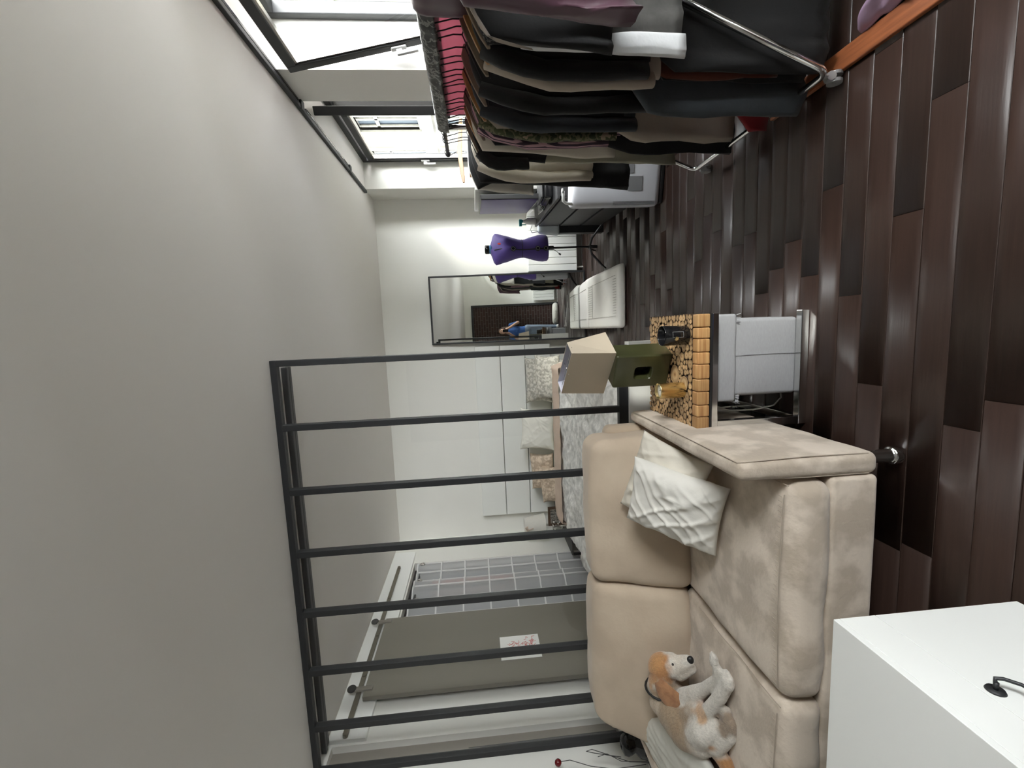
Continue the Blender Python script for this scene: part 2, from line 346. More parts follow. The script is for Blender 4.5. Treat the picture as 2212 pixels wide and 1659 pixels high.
# brick chimney breast on the front wall, seen in the mirror
def brickmat():
    m = mat('dark_brick', (0.09, 0.035, 0.025), 0.9); N, L = nt(m); b = N['Principled BSDF']; t = N.new('ShaderNodeTexBrick'); tc = N.new('ShaderNodeTexCoord')
    mp = N.new('ShaderNodeMapping'); mp.inputs['Rotation'].default_value = (PI / 2, 0, 0); L.new(tc.outputs['Object'], mp.inputs[0]); L.new(mp.outputs[0], t.inputs['Vector'])
    t.inputs['Color1'].default_value = (0.045, 0.020, 0.015, 1); t.inputs['Color2'].default_value = (0.030, 0.015, 0.013, 1); t.inputs['Mortar'].default_value = (0.085, 0.068, 0.06, 1)
    t.inputs['Scale'].default_value = 1; t.inputs['Brick Width'].default_value = 0.22; t.inputs['Row Height'].default_value = 0.075; t.inputs['Mortar Size'].default_value = 0.008
    L.new(t.outputs['Color'], b.inputs['Base Color']); return m
box('brick_panel', brickmat(), -1.5, 0.70, -0.985, -0.955, 0, 2.45, wf)
fm = MB().box(-1.56, -1.5, -0.985, -0.93, 0, 2.51).box(0.70, 0.76, -0.985, -0.93, 0, 2.51).box(-1.5, 0.70, -0.985, -0.93, 2.45, 2.51)
fm.build('panel_frame', M['black'], wf)
# left wall with the closet opening and a taupe niche
mb = MB()
for a, b, c, d in holes(-1.1, 6.2, 0, 2.72, [(3.45, 5.40, 0, 2.42), (2.755, 2.912, 0.60, 2.67)]): mb.box(-3.0, -2.9, a, b, c, d)
wl = struct(mb.build('wall_left', M['wall']))
struct(box('trim_1', M['white'], -2.9, -2.865, 2.93, 5.64, 2.435, 2.705, bevel=0.004))
n_ = struct(MB().box(-2.99, -2.955, 2.74, 2.93, 0.585, 2.685).build('trim_2', M['taupe2']))
MB().tube([(-2.95, 2.83, 0.62), (-2.952, 2.835, 1.1), (-2.953, 2.84, 1.7)], [0.012, 0.009, 0.002], 6).build('dark_gap', M['darkgrey'], n_)
mb = MB(); mb.box(-3.55, -3.5, 3.3, 5.55, 0, 2.72).box(-3.5, -3.0, 3.3, 3.35, 0, 2.72).box(-3.5, -3.0, 5.5, 5.55, 0, 2.72)
struct(mb.build('wall_closet', mat('closet_grey', (0.35, 0.35, 0.35), 0.9)))
# window wall
WX = 1.75
mb = MB()
for a, b, c, d in holes(-1.1, 6.2, 0, 2.72, [(-0.92, 0.3, 0.95, 2.72), (0.6, 3.2, 0.95, 2.72), (3.6, 5.62, 0.95, 2.72)]): mb.box(WX, 2.15, a, b, c, d)
struct(mb.build('wall_right', M['wall']))
def sash(parent, w, h, name='sash', fr=0.062, th=0.06, handle_v=None):
    """casement in local X (0..w) and Z (0..h), thickness along Y; frame + pane (+ handle)"""
    mb = MB(); mb.box(0, fr, -th / 2, th / 2, 0, h).box(w - fr, w, -th / 2, th / 2, 0, h).box(fr, w - fr, -th / 2, th / 2, h - fr, h).box(fr, w - fr, -th / 2, th / 2, 0, fr)
    s = mb.build(name, M['black'], parent, bevel=0.006)
    b = MB(); g = 0.014
    b.box(fr, fr + g, -.02, .02, fr, h - fr).box(w - fr - g, w - fr, -.02, .02, fr, h - fr).box(fr + g, w - fr - g, -.02, .02, h - fr - g, h - fr).box(fr + g, w - fr - g, -.02, .02, fr, fr + g)
    b.build('glazing_bead', M['steel'], s)
    MB().box(fr + .003, w - fr - .003, -.004, .004, fr + .003, h - fr - .003).build('pane', M['winglass'], s)
    return s
def handle(s, x, z, side):
    MB().box(x - .018, x + .018, side * .03, side * .045, z - .05, z + .05).box(x - .014, x + .014, side * .045, side * .075, z - .02, z + .02).box(x - .013, x + .013, side * .06, side * .08, z - .12, z + .02).build('handle', mat('handle_grey', (0.5, 0.5, 0.5), 0.35, 0.5), s, bevel=0.006)
def wframe(n, y0, y1, mull, z0=0.95, z1=2.72, fw=0.055):
    mb = MB(); x0, x1 = 2.05, 2.13
    mb.box(x0, x1, y0, y0 + fw, z0, z1).box(x0, x1, y1 - fw, y1, z0, z1).box(x0, x1, y0 + fw, y1 - fw, z1 - fw, z1).box(x0, x1, y0 + fw, y1 - fw, z0, z0 + fw)
    for m in mull: mb.box(x0, x1, m - .03, m + .03, z0 + fw, z1 - fw)
    w = struct(mb.build('window_%d' % n, M['black'], bevel=0.006))
    box('window_sill', M['white'], 1.70, 2.05, y0, y1, z0 - 0.04, z0, w, bevel=0.006); return w
w1 = wframe(1, 0.6, 3.2, [1.9])
# far casement tipped inwards at the top
s = sash(w1, 1.17, 1.63); ti = math.atan2(0.335, 1.60)
s.matrix_local = Matrix.Translation((2.05, 1.96, 1.0)) @ Matrix(((0, -1, 0, 0), (1, 0, 0, 0), (0, 0, 1, 0), (0, 0, 0, 1))) @ Matrix.Rotation(-ti, 4, 'X')
handle(s, 1.14, 0.92, 1)
s = sash(w1, 1.18, 1.6); s.matrix_local = Matrix.Translation((2.08, 0.66, 1.01)) @ Matrix(((0, -1, 0, 0), (1, 0, 0, 0), (0, 0, 1, 0), (0, 0, 0, 1)))
w2 = wframe(2, 3.6, 5.62, [4.36])
s = sash(w2, 1.17, 1.64); s.matrix_local = Matrix.Translation((2.07, 4.40, 1.0)) @ Matrix(((0, -1, 0, 0), (1, 0, 0, 0), (0, 0, 1, 0), (0, 0, 0, 1)))
handle(s, 1.14, 0.98, 1)
# near leaf of the far window, swung into the room and seen along its edge
s = sash(w2, 0.60, 1.68, fr=0.062, th=0.065); a = math.atan2(3.80 - 4.36, 1.79 - 2.06)
s.matrix_local = Matrix.Translation((2.04, 4.345, 1.0)) @ Matrix.Rotation(a, 4, 'Z')
w4_added = wframe(4, -0.92, 0.3, [])  # unseen window added behind the camera to brighten the foreground
s = sash(w4_added, 1.10, 1.64); s.matrix_local = Matrix.Translation((2.08, -0.86, 1.01)) @ Matrix(((0, -1, 0, 0), (1, 0, 0, 0), (0, 0, 1, 0), (0, 0, 0, 1)))
# curtain track along the ceiling above the windows
t = thing('curtain_track', 'black two-rail curtain track fixed to the ceiling above the windows', 'curtain track', (1.72, 2.5, 2.69))
MB().box(-.03, .0, -2.2, 3.08, 0, .03).build('rail', M['black'], t, bevel=.004)
MB().box(.008, .028, -2.2, 1.05, .004, .03).box(.008, .028, 1.2, 2.4, .004, .03).build('rail', M['blackg'], t, bevel=.004)
for yy in (1.1, 2.38): MB().box(-.034, .034, yy - .03, yy + .03, -.006, .012).build('bracket', M['black'], t, bevel=.003)
# glazed steel partition on a low wall
struct(box('wall_partition', M['wall'], -2.9, -0.10, 2.685, 2.765, 0, 0.548))
PY0, PY1 = 2.70, 2.745
mb = MB().box(-2.935, -0.119, PY0, PY1, 2.682, 2.72).box(-2.935, -0.119, PY0, PY1, 0.548, 0.609).box(-0.156, -0.119, PY0, PY1, 0.609, 2.682).box(-2.9, -2.86, PY0, PY1, 0.609, 2.682)
wp = struct(mb.build('window_3', M['black'], bevel=0.003))
mx = [-0.508, -0.912, -1.318, -1.72, -2.128, -2.53]; prev = -0.156
for m in mx + [-2.86]:
    if m > -2.8: box('mullion', M['black'], m - .04, m, PY0, PY1, .609, 2.682, wp, bevel=.003)
    MB().box(m + .001 if m > -2.8 else m, prev - .001, 2.719, 2.725, .609, 2.682).build('pane', M['glass'], wp); prev = m - .04
t = thing('bed_curtain_track', 'dark ceiling track running just behind the glazed partition', 'curtain track', (-1.5, 2.9, 2.685))
MB().box(-1.38, 1.33, -.055, -.02, 0, .035).build('rail', M['black'], t, bevel=.004)
MB().box(-1.38, 1.33, .0, .035, .008, .035).build('rail', M['blackp'], t, bevel=.004)

# ------------------------------------------------------------------ house across the street
bd = thing('building_exterior', 'cream stucco house front with weathered window frames across the street', 'building', (8.0, 12, -6))
hs = []
for zc in (3.0, 6.2, 9.4):
    for yc in range(3, 34, 3): hs.append((yc - 12 - .62, yc - 12 + .62, zc - 1.15 + 1, zc + 1.15 + 1))
mb = MB()
for a, b, c, d in holes(-13, 26, 0, 13.2, hs): mb.box(0, .4, a, b, c, d)
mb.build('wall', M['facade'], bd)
mb = MB()
for z in (2.3, 5.5, 8.7, 12.8): mb.box(-.18, 0, -13, 26, z, z + .22).box(-.1, 0, -13, 26, z + .22, z + .4)
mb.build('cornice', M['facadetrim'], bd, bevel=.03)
for a, b, c, d in hs:
    if not (6 < c + 2 < 16): continue
    f = MB().box(-.08, .1, a - .2, a, c - .1, d + .25).box(-.08, .1, b, b + .2, c - .1, d + .25).box(-.12, .1, a, b, d, d + .25).box(-.14, .1, a - .2, b + .2, c - .2, c - .1)
    f.box(.1, .16, a, a + .09, c, d).box(.1, .16, b - .09, b, c, d).box(.1, .16, (a + b) / 2 - .06, (a + b) / 2 + .06, c, d).box(.1, .16, a, b, c + 1.5, c + 1.62)
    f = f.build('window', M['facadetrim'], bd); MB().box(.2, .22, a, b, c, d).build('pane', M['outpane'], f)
box('back', M['darkgrey'], .3, .42, -13, 26, 0, 13.2, bd)

pb = MB().box(2.15, 2.95, 3.24, 3.5, -2, 4.2).box(2.15, 3.0, 3.20, 3.54, 1.28, 1.36).box(2.15, 3.0, 3.20, 3.54, 2.30, 2.42).box(2.28, 2.36, 3.225, 3.24, -2, 4.2).box(2.62, 2.70, 3.225, 3.24, -2, 4.2)  # fin added outside to hold slanting daylight off the back wall
struct(pb.build('wall_added_fin', mat('old_cream_paint', (.17, .163, .125), .9, col2=(.10, .095, .07), vscale=9, contrast=(.35, .5), bump=.4, bscale=14), bevel=.01))
struct(box('ground_outside', mat('street_asphalt', (.16, .16, .16), .9), 2.2, 40, -40, 60, -6.1, -6.0))

# ------------------------------------------------------------------ closet side
t = thing('sliding_door', 'taupe flush sliding door hung on an exposed roller rail', 'door', (-2.835, 3.72, 0))
box('panel', M['taupe'], -.02, .02, -.48, .48, .02, 2.535, t, bevel=.003)
for yy in (-.40, .43):
    s = MB().box(.012, .03, yy - .022, yy + .022, 2.47, 2.64).build('roller_bracket', M['steel'], t, bevel=.004)
    MB().lathe([(0, 0), (.032, 0), (.036, .006), (.036, .014), (.032, .02), (0, .02)], 16).build('wheel', M['blackp'], s, smooth=False, loc=(.02, yy, 2.635), rot=(0, PI / 2, 0))
t = thing('roller_rail', 'long bronze roller rail above the taupe closet door', 'rail', (-2.85, 4.1, 2.585))
MB().box(-.006, .006, -1.15, 1.13, -.02, .02).build('bar', M['bronze'], t, bevel=.003)
for yy in (-1.15, -.6, -.1, .5, 1.13): MB().tube([(-.02, yy, 0), (.014, yy, 0)], .018, 10).build('stop', M['bronze'], t)
p = tag(MB().box(-2.8145, -2.8135, 3.475, 3.765, 1.065, 1.42).build('paper_sheet', M['paper']), 'white paper with a red line drawing taped to the taupe door', 'paper')
mb = MB()
for k in range(16):
    pts = []; yy = 3.60 + .11 * R.random(); zz = 1.12 + .2 * R.random()
    for i in range(7): pts.append((-2.8125, min(3.74, max(3.5, yy)), min(1.39, max(1.09, zz)))); yy += R.uniform(-.03, .03); zz += R.uniform(-.03, .03)
    mb.tube(pts, .0022, 4)
for k in range(3): mb.tube([(-2.8125, 3.52 + .02 * k, 1.1 + i * .05 + R.uniform(-.01, .01)) for i in range(5)], .002, 4)
mb.build('drawing', M['redink'], p)
# translucent hanging organiser with pockets
t = thing('hanging_organiser', 'translucent pocket organiser curtain with eyelets in the closet opening', 'organiser', (-2.93, 4.8, 0))
def orgx(y): return .03 * math.sin(y * 15) + .012 * math.sin(y * 37 + 1)
n = 90; V = []; F = []
for i in range(n + 1):
    yy = -.62 + 1.22 * i / n
    for z in (.1, 2.36): V.append((orgx(yy), yy, z))
F = [(2 * i, 2 * i + 2, 2 * i + 3, 2 * i + 1) for i in range(n)]
o = MB().add(V, F).build('sheet', M['organiser'], t, smooth=True)
sm = MB()
for z in [.3 + .295 * k for k in range(8)]:
    pts = [(orgx(-.62 + 1.22 * i / 60) + .006, -.62 + 1.22 * i / 60, z) for i in range(61)]; sm.tube(pts, .011, 4)
for k in range(8): yy = -.60 + 1.19 * k / 7; sm.box(orgx(yy), orgx(yy) + .012, yy - .009, yy + .009, .1, 2.36)
sm.build('seam', M['orgseam'], t)
for k in range(4):
    yy = .53 - .33 * k; MB().tube([(orgx(yy) + .008, yy + .024 * math.cos(a * PI / 6), 2.31 + .024 * math.sin(a * PI / 6)) for a in range(12)], .008, 6, closed=True).build('eyelet', M['steel'], t)
tag(MB().tube([(-2.95, 3.5, 2.335), (-2.95, 5.38, 2.335)], .012, 8).build('closet_rod', M['blackp']), 'dark rod holding the translucent organiser', 'rod')
cc = [(0.45, 0.13, 0.1), (.12, .13, .15), (.3, .22, .2), (.18, .2, .24), (.5, .5, .48), (.1, .1, .1), (.35, .3, .28), (.2, .16, .15)]
for k in range(10):
    yy = 4.30 + .115 * k; z1 = 2.2 - .05 * R.random(); z0 = R.uniform(.9, 1.3)
    tag(cushion_mb(b8(-3.4, -3.05, yy - .03, yy + .03, z0, z1), .03, n=3, amp=.02, fs=6, seed=k).build('stored_garment', mat('stored_cloth', cc[(k * 3) % 8], .9), smooth=True), 'folded garment dimly visible behind the translucent organiser', 'garment', 'garments stored in the closet')

# ------------------------------------------------------------------ bedroom
t = thing('headboard', 'tall white headboard of three horizontal boards on the back wall', 'headboard', (-1.4, 6.03, 0))
for z0, z1 in ((.49, .832), (.842, 1.175), (1.185, 1.52)): box('board', M['whitem'], -1.2, 1.2, -.03, .03, z0, z1, t, bevel=.004)
for xx in (-1.0, 1.0): box('leg', M['whitem'], xx - .03, xx + .03, 0, .03, 0, .5, t)
bed = thing('bed', 'wide double bed under a crushed grey duvet behind the glass', 'bed', (-1.38, 4.4, 0))
box('base', M['darkgrey'], -.92, .95, -1.4, 1.55, .08, .30, bed, bevel=.01)
for xx in (-.85, .88):
    for yy in (-1.3, 1.45): box('leg', M['black'], xx - .03, xx + .03, yy - .03, yy + .03, 0, .08, bed)
cushion_mb(b8(-.93, .96, -1.4, 1.56, .30, .50), .06, (0, 0, .01), 8).build('mattress', M['wpillow'], bed, smooth=True)
V = []; F = []; nx, ny = 110, 110
for i in range(nx + 1):
    for j in range(ny + 1):
        u = -1.04 + 2.1 * i / nx; v = -1.52 + 2.2 * j / ny
        e = max(abs(u - .01) - .93, 0); f = max(-v - 1.40, 0)
        z = .555 + .035 * nz(u * 3, v * 3, 1) + .022 * nz(u * 9 + .3 * v, v * 7, 2) + .014 * nz(u * 26, v * 17, 5) - min(.42, e * 4.2) - min(.4, f * 3.4)
        V.append((u - (.6 * e * (1 if u > 0 else -1) if e else 0), v + .6 * f, max(z, .12)))
F = [(i * (ny + 1) + j, (i + 1) * (ny + 1) + j, (i + 1) * (ny + 1) + j + 1, i * (ny + 1) + j + 1) for i in range(nx) for j in range(ny)]
MB().add(V, F).build('duvet', M['duvet'], bed, smooth=True)
V = []; F = []; nx, ny = 70, 20
for i in range(nx + 1):
    for j in range(ny + 1):
        u = -1.03 + 2.08 * i / nx; v = .50 + .42 * j / ny; e = max(abs(u - .01) - .93, 0)
        z = .585 + .012 * nz(u * 8, v * 6, 8) + .03 * math.sin(PI * j / ny) - min(.4, e * 4)
        V.append((u, v, z))
F = [(i * (ny + 1) + j, (i + 1) * (ny + 1) + j, (i + 1) * (ny + 1) + j + 1, i * (ny + 1) + j + 1) for i in range(nx) for j in range(ny)]
MB().add(V, F).build('turned_down_sheet', M['peach'], bed, smooth=True)
def pil(name, m, label, org, xa, ya, w, h, t_, seed, group='bed pillows', wr=.012, pinch=.1, cat='pillow', corners=None):
    o = weld(pillow_mb(w, h, t_, 60, seed, wr, pinch).build(name, m, smooth=True)); frame_matrix(o, org, xa, ya); return tag(o, label, cat, group)
pil('bed_pillow', M['ppillow'], 'grey floral pillow leaning on the headboard nearest the mirror', (-.67, 5.80, .69), (1, .05, 0), (0, .28, 1), .62, .36, .16, 1.0)
pil('bed_pillow', M['ppillow'], 'grey floral pillow lying flatter in front of its twin', (-.62, 5.60, .60), (1, -.06, 0), (0, .55, 1), .60, .34, .17, 5.0)
pil('bed_pillow', M['wpillow'], 'plain white pillow standing in the middle of the bed', (-1.31, 5.66, .745), (1, .02, -.04), (.03, .30, 1), .56, .46, .15, 9.0)
pil('bed_pillow', M['pepillow'], 'peach floral pillow tucked behind the plain white one', (-1.92, 5.76, .68), (1, -.03, .05), (0, .4, 1), .52, .33, .16, 12.0)
pil('bed_pillow', M['pepillow'], 'peach floral pillow slumped towards the bedside lamp', (-2.05, 5.58, .60), (1, .1, .1), (0, .7, 1), .50, .30, .15, 17.0)
# bedside
t = thing('bedside_table', 'black metal frame bedside table beside the bed', 'table', (-2.66, 5.45, 0))
box('top', M['darkgrey'], -.2, .2, -.25, .42, .40, .42, t, bevel=.003)
for xx in (-.19, .19):
    for yy in (-.24, .41): box('leg', M['black'], xx - .012, xx + .012, yy - .012, yy + .012, 0, .40, t)
box('lower_shelf', M['black'], -.19, .19, -.24, .41, .12, .135, t)
t = thing('bedside_lamp', 'small bedside lamp with a white tapered shade', 'lamp', (-2.66, 5.70, .42))
MB().lathe([(.06, 0), (.065, .01), (.03, .025), (.018, .07), (.03, .14), (.015, .2), (.012, .3)], 16).build('base', M['steel'], t, smooth=True)
MB().lathe([(.155, .265), (.11, .545), (.107, .545), (.152, .265)], 28, cap=False).build('lamp_shade', M['cotton'], t, smooth=True)
bw = MB()
for sx in (-1, 1): bw.tube([(.0, -.13, .52), (sx * .04, -.135, .545), (sx * .055, -.135, .52), (sx * .01, -.13, .51)], .008, 6, closed=True)
bw.tube([(.0, -.13, .52), (.03, -.142, .44)], .006, 5).build('bow', M['peach'], t, smooth=True)
t = thing('picture_frame', 'small brown framed picture propped on the bedside table', 'picture', (-2.50, 5.60, .421))
for a in ((-.13, .13, 0, .03), (-.13, .13, .2, .23)): box('frame', M['wood'], a[0], a[1], -.012, .012, a[2], a[3], t)
for a in ((-.13, -.10), (.10, .13)): box('frame', M['wood'], a[0], a[1], -.012, .012, .03, .2, t)
box('picture', blotch('dim_picture', [(.05, .05, .045), (.16, .15, .13), (.3, .28, .25), (.08, .07, .06)], 25), -.10, .10, -.004, .004, .03, .2, t)
t = thing('glass_bead_holder', 'clear glass bead candle holder in front of the framed picture', 'candle holder', (-2.56, 5.42, .421))
MB().lathe([(.05, 0), (.05, .012), (.01, .03), (.01, .18), (.03, .2)], 14).build('stem', M['steel'], t, smooth=True)
for k in range(10):
    a = k * 2.4; MB().lathe([(0, -.014), (.012, -.008), (.015, 0), (.012, .008), (0, .014)], 8, (.055 * math.cos(a), .055 * math.sin(a), .05 + .016 * k)).build('bead', M['chrome'], t, smooth=True)
tag(cushion_mb(b8(-2.42, -2.28, 5.62, 5.78, .42, .52), .02, n=4).build('tissue_box', M['white'], smooth=True), 'small white box beside the pillows on the bedside table', 'box')
tag(cushion_mb(b8(-2.46, -2.36, 5.34, 5.50, .421, .46), .012, n=4).build('pale_blue_case', mat('pale_blue', (.35, .45, .48), .5), smooth=True), 'pale blue case lying at the bedside table edge', 'case')

# ------------------------------------------------------------------ back wall: radiator, mirror, floor mat
def radiator(name, label, loc, rz, n, w, h):
    t = thing(name, label, 'radiator', loc, rz)
    for k in range(n):
        x0 = -n * w / 2 + k * w; box('panel', M['whitem'], x0 + .0025, x0 + w - .0025, -.04, .04, .09, .09 + h, t, bevel=.004)
    MB().tube([(-n * w / 2, 0, .1), (n * w / 2, 0, .1)], .02, 8).tube([(-n * w / 2 + .05, 0, .1), (-n * w / 2 + .05, 0, 0)], .012, 8).build('manifold', M['whitem'], t); MB().tube([(-n * w / 2, 0, h + .05), (n * w / 2, 0, h + .05)], .02, 8).build('manifold', M['whitem'], t)
    return t
radiator('radiator', 'white panel radiator with vertical sections on the back wall', (1.21, 6.0, 0), 0, 10, .0885, .655)
struct(box('baseboard_back', mat('grey_skirting', (.30, .29, .28), .6), -.2, 1.75, 6.05, 6.07, 0, .085))
t = thing('standing_mirror', 'tall black framed mirror leaning on the back wall', 'mirror', (0, 0, 0))
mb = MB(); w2_, hh, fr = .905, 2.085, .022
for q in ((0, fr, 0, hh), (w2_ - fr, w2_, 0, hh), (fr, w2_ - fr, 0, fr), (fr, w2_ - fr, hh - fr, hh)): mb.box(q[0], q[1], -.02, .015, q[2], q[3])
mb.build('frame', M['black'], t, bevel=.003)
box('glass', M['mirror'], fr, w2_ - fr, -.006, .0, fr, hh - fr, t); box('backing', M['darkgrey'], fr, w2_ - fr, .002, .012, fr, hh - fr, t)
t.location = (-.150, 5.902, .003); t.rotation_euler = (math.radians(-3.8), 0, 0)
t = thing('floor_mat', 'off-white quilted pet mat lying flat before the leaning mirror', 'mat', (0, 0, 0))
cushion_mb([(-.02, 4.27, .005), (.615, 4.27, .005), (.615, 5.45, .005), (-.02, 5.45, .005), (-.018, 4.28, .085), (.60, 4.28, .085), (.60, 5.45, .085), (-.02, 5.45, .085)], .035, (0, 0, .008), 16, .004, 9).build('pad', M['mat'], t, smooth=True)
cushion_mb([(-.02, 5.455, .005), (.61, 5.455, .005), (.57, 5.88, .005), (-.02, 5.88, .005), (-.02, 5.455, .09), (.60, 5.455, .09), (.56, 5.87, .095), (-.02, 5.87, .095)], .035, (0, 0, .008), 12, .004, 9, 3).build('bolster', M['mat'], t, smooth=True)
sm = MB()
def stitch(a, b): sm.tube([Vector(a).lerp(Vector(b), k / 10) for k in range(11)], .0022, 4)
stitch((.10, 4.34, .093), (.10, 5.42, .093)); stitch((.50, 4.34, .092), (.48, 5.42, .092)); stitch((.10, 5.2, .0945), (.49, 5.2, .0945)); stitch((.10, 5.5, .098), (.10, 5.85, .1)); stitch((.47, 5.5, .098), (.45, 5.85, .1))
for k in range(14):
    stitch((.13 + .026 * k, 5.22, .0945), (.13 + .026 * k, 5.40, .0925)); stitch((.13 + .026 * k, 4.33, .092), (.13 + .026 * k, 4.42, .0945))
sm.build('stitching', M['matseam'], t)

# ------------------------------------------------------------------ sofa
t = thing('sofa', 'beige suede two-seat sofa standing against the glazed partition', 'sofa', (0, 0, 0))
cushion_mb(b8(-2.42, -.552, 1.372, 2.46, .12, .30), .02, (0, .004, 0), 12, .004, 4).build('base', M['suede'], t, smooth=True)
MB().tube([(-1.07, 1.3715, .15), (-1.07, 1.369, .2), (-1.07, 1.3715, .272)], .0018, 5).build('base_seam', M['seam'], t)
def seat(x0, x1, seed, ov=.0):
    o = cushion_mb([(x0, 1.352, .292), (x1, 1.352, .292), (x1, 2.16, .292), (x0, 2.16, .292), (x0, 1.362, .452), (x1, 1.362, .452), (x1, 2.16, .440), (x0, 2.16, .440)], .055, (.0, .012, .022), 26, .012, 6, seed).build('seat_cushion', M['suede'], t, smooth=True)
    sm = MB(); sm.tube([(x0 + .05 + (x1 - x0 - .1) * k / 16, 1.392 - .006 * math.sin(k * PI / 16), .4565 + .014 * math.sin(PI * k / 16)) for k in range(17)], .0022, 5)
    sm.tube([(x1 - .012, 1.375 + .05 * k, .455 + .003 * math.sin(k)) for k in range(13)], .002, 5)
    for k in range(40):  # gathered stitches along the front seam
        xx = x0 + .06 + (x1 - x0 - .12) * k / 39; zz = .458 + .0145 * math.sin(PI * (xx - x0) / (x1 - x0)); sm.tube([(xx, 1.397, zz - .0008), (xx + .002, 1.405 + .012 * R.random(), zz + .0008)], .0011, 4)
    sm.build('cushion_seam', M['seam'], o); return o
seat(-1.398, -.558, 1.0); seat(-2.41, -1.402, 4.0)
def backc(c8, seed, smx):
    o = cushion_mb(c8, .07, (.004, .03, .02), 22, .016, 5, seed).build('back_cushion', M['suede2'], t, smooth=True)
    return o
backc([(-1.397, 2.06, .43), (-.57, 2.06, .43), (-.57, 2.42, .35), (-1.397, 2.42, .35), (-1.405, 2.22, .925), (-.60, 2.22, .925), (-.60, 2.45, .915), (-1.405, 2.45, .915)], 2.0, 0)
backc([(-2.46, 2.06, .43), (-1.402, 2.06, .43), (-1.402, 2.42, .35), (-2.46, 2.42, .35), (-2.24, 2.22, .92), (-1.412, 2.22, .92), (-1.412, 2.45, .91), (-2.24, 2.45, .91)], 7.0, 0)
cushion_mb(b8(-2.46, -.56, 2.36, 2.47, .12, .80), .04, n=8).build('back_frame', M['suede2'], t, smooth=True)
o = cushion_mb([(-.552, 1.375, .12), (-.472, 1.375, .12), (-.478, 2.455, .12), (-.552, 2.455, .12), (-.548, 1.375, .63), (-.474, 1.375, .63), (-.49, 2.455, .63), (-.552, 2.455, .63)], .028, (.006, .004, .004), 22, .004, 7, 3).build('armrest', M['suede'], t, smooth=True)
MB().tube([(-.4765, 1.388, .155), (-.4725, 1.385, .38), (-.479, 1.385, .612), (-.484, 1.40, .626), (-.487, 2.4, .627)], .002, 5).tube([(-.546, 1.382, .155), (-.545, 1.379, .38), (-.544, 1.390, .610), (-.544, 2.35, .618)], .0015, 5).build('piping', M['seam'], o)
cushion_mb(b8(-2.545, -2.465, 1.38, 2.455, .12, .62), .028, (.006, .004, .004), 14, .004, 7, 5).build('armrest', M['suede'], t, smooth=True)
for fx, fy in ((-.505, 1.43), (-.505, 2.38), (-2.5, 1.43), (-2.5, 2.38)): MB().lathe([(.03, 0), (.032, .004), (.032, .03), (.024, .036), (.024, .128)], 18, (fx, fy, 0)).build('foot', M['chrome'], t, smooth=False, bevel=.002)
# cushions
def cush(m, label, tl, tr, br, bl, t_, seed, wr):
    tl, tr, br, bl = map(Vector, (tl, tr, br, bl)); c = (tl + tr + br + bl) / 4; xa = ((tr + br) - (tl + bl)) / 2; ya = ((tl + tr) - (bl + br)) / 2
    return pil('cushion', m, label, c, xa, ya, xa.length, ya.length, t_, seed, 'sofa cushions', wr, .06, 'cushion')
cush(M['cotton2'], 'cream cotton cushion leaning on the sofa arm behind its twin', (-.925, 2.12, .80), (-.50, 2.04, .71), (-.62, 1.76, .50), (-.99, 1.85, .60), .10, 21.0, .016)
cush(M['cotton'], 'off-white creased cotton cushion resting in front, nearest the camera', (-.945, 2.03, .815), (-.655, 1.98, .765), (-.645, 1.66, .495), (-1.03, 1.765, .475), .13, 33.0, .02)
pil('cushion', M['canvas'], 'flat pale canvas cushion with folds under the dog', (-2.235, 1.95, .565), (.62, -.62, -.08), (.45, .55, .30), .66, .40, .09, 41.0, 'sofa cushions', .012, .03, 'cushion')

# ------------------------------------------------------------------ dog
def blob(mb, c, r, sx=1, sy=1, sz=1, rot=None):
    V = []; F = []; n, m = 14, 10
    for i in range(m + 1):
        for k in range(n):
            a = PI * i / m; b = 2 * PI * k / n; p = Vector((r * sx * math.sin(a) * math.cos(b), r * sy * math.sin(a) * math.sin(b), r * sz * math.cos(a)))
            if rot: p = rot @ p
            V.append(Vector(c) + p)
    for i in range(m):
        for k in range(n): F.append((i * n + k, (i + 1) * n + k, (i + 1) * n + (k + 1) % n, i * n + (k + 1) % n))
    mb.add(V, F)
def limb(mb, pts, rs):
    P = [Vector(p) for p in pts]
    for i in range(len(P) - 1):
        L = (P[i + 1] - P[i]).length; k = max(2, int(L / (0.4 * min(rs[i], rs[i + 1]))))
        for j in range(k + 1): a = j / k; blob(mb, P[i].lerp(P[i + 1], a), rs[i] * (1 - a) + rs[i + 1] * a)
def remesh(mb, name, vox, it, m, parent=None):
    o = mb.build(name, m); md = o.modifiers.new('r', 'REMESH'); md.mode = 'VOXEL'; md.voxel_size = vox
    s = o.modifiers.new('s', 'SMOOTH'); s.iterations = it; s.factor = .5
    dg = bpy.context.evaluated_depsgraph_get(); me = bpy.data.meshes.new_from_object(o.evaluated_get(dg)); o.modifiers.clear(); o.data = me
    me.polygons.foreach_set('use_smooth', [True] * len(me.polygons))
    if parent: o.parent = parent
    return o
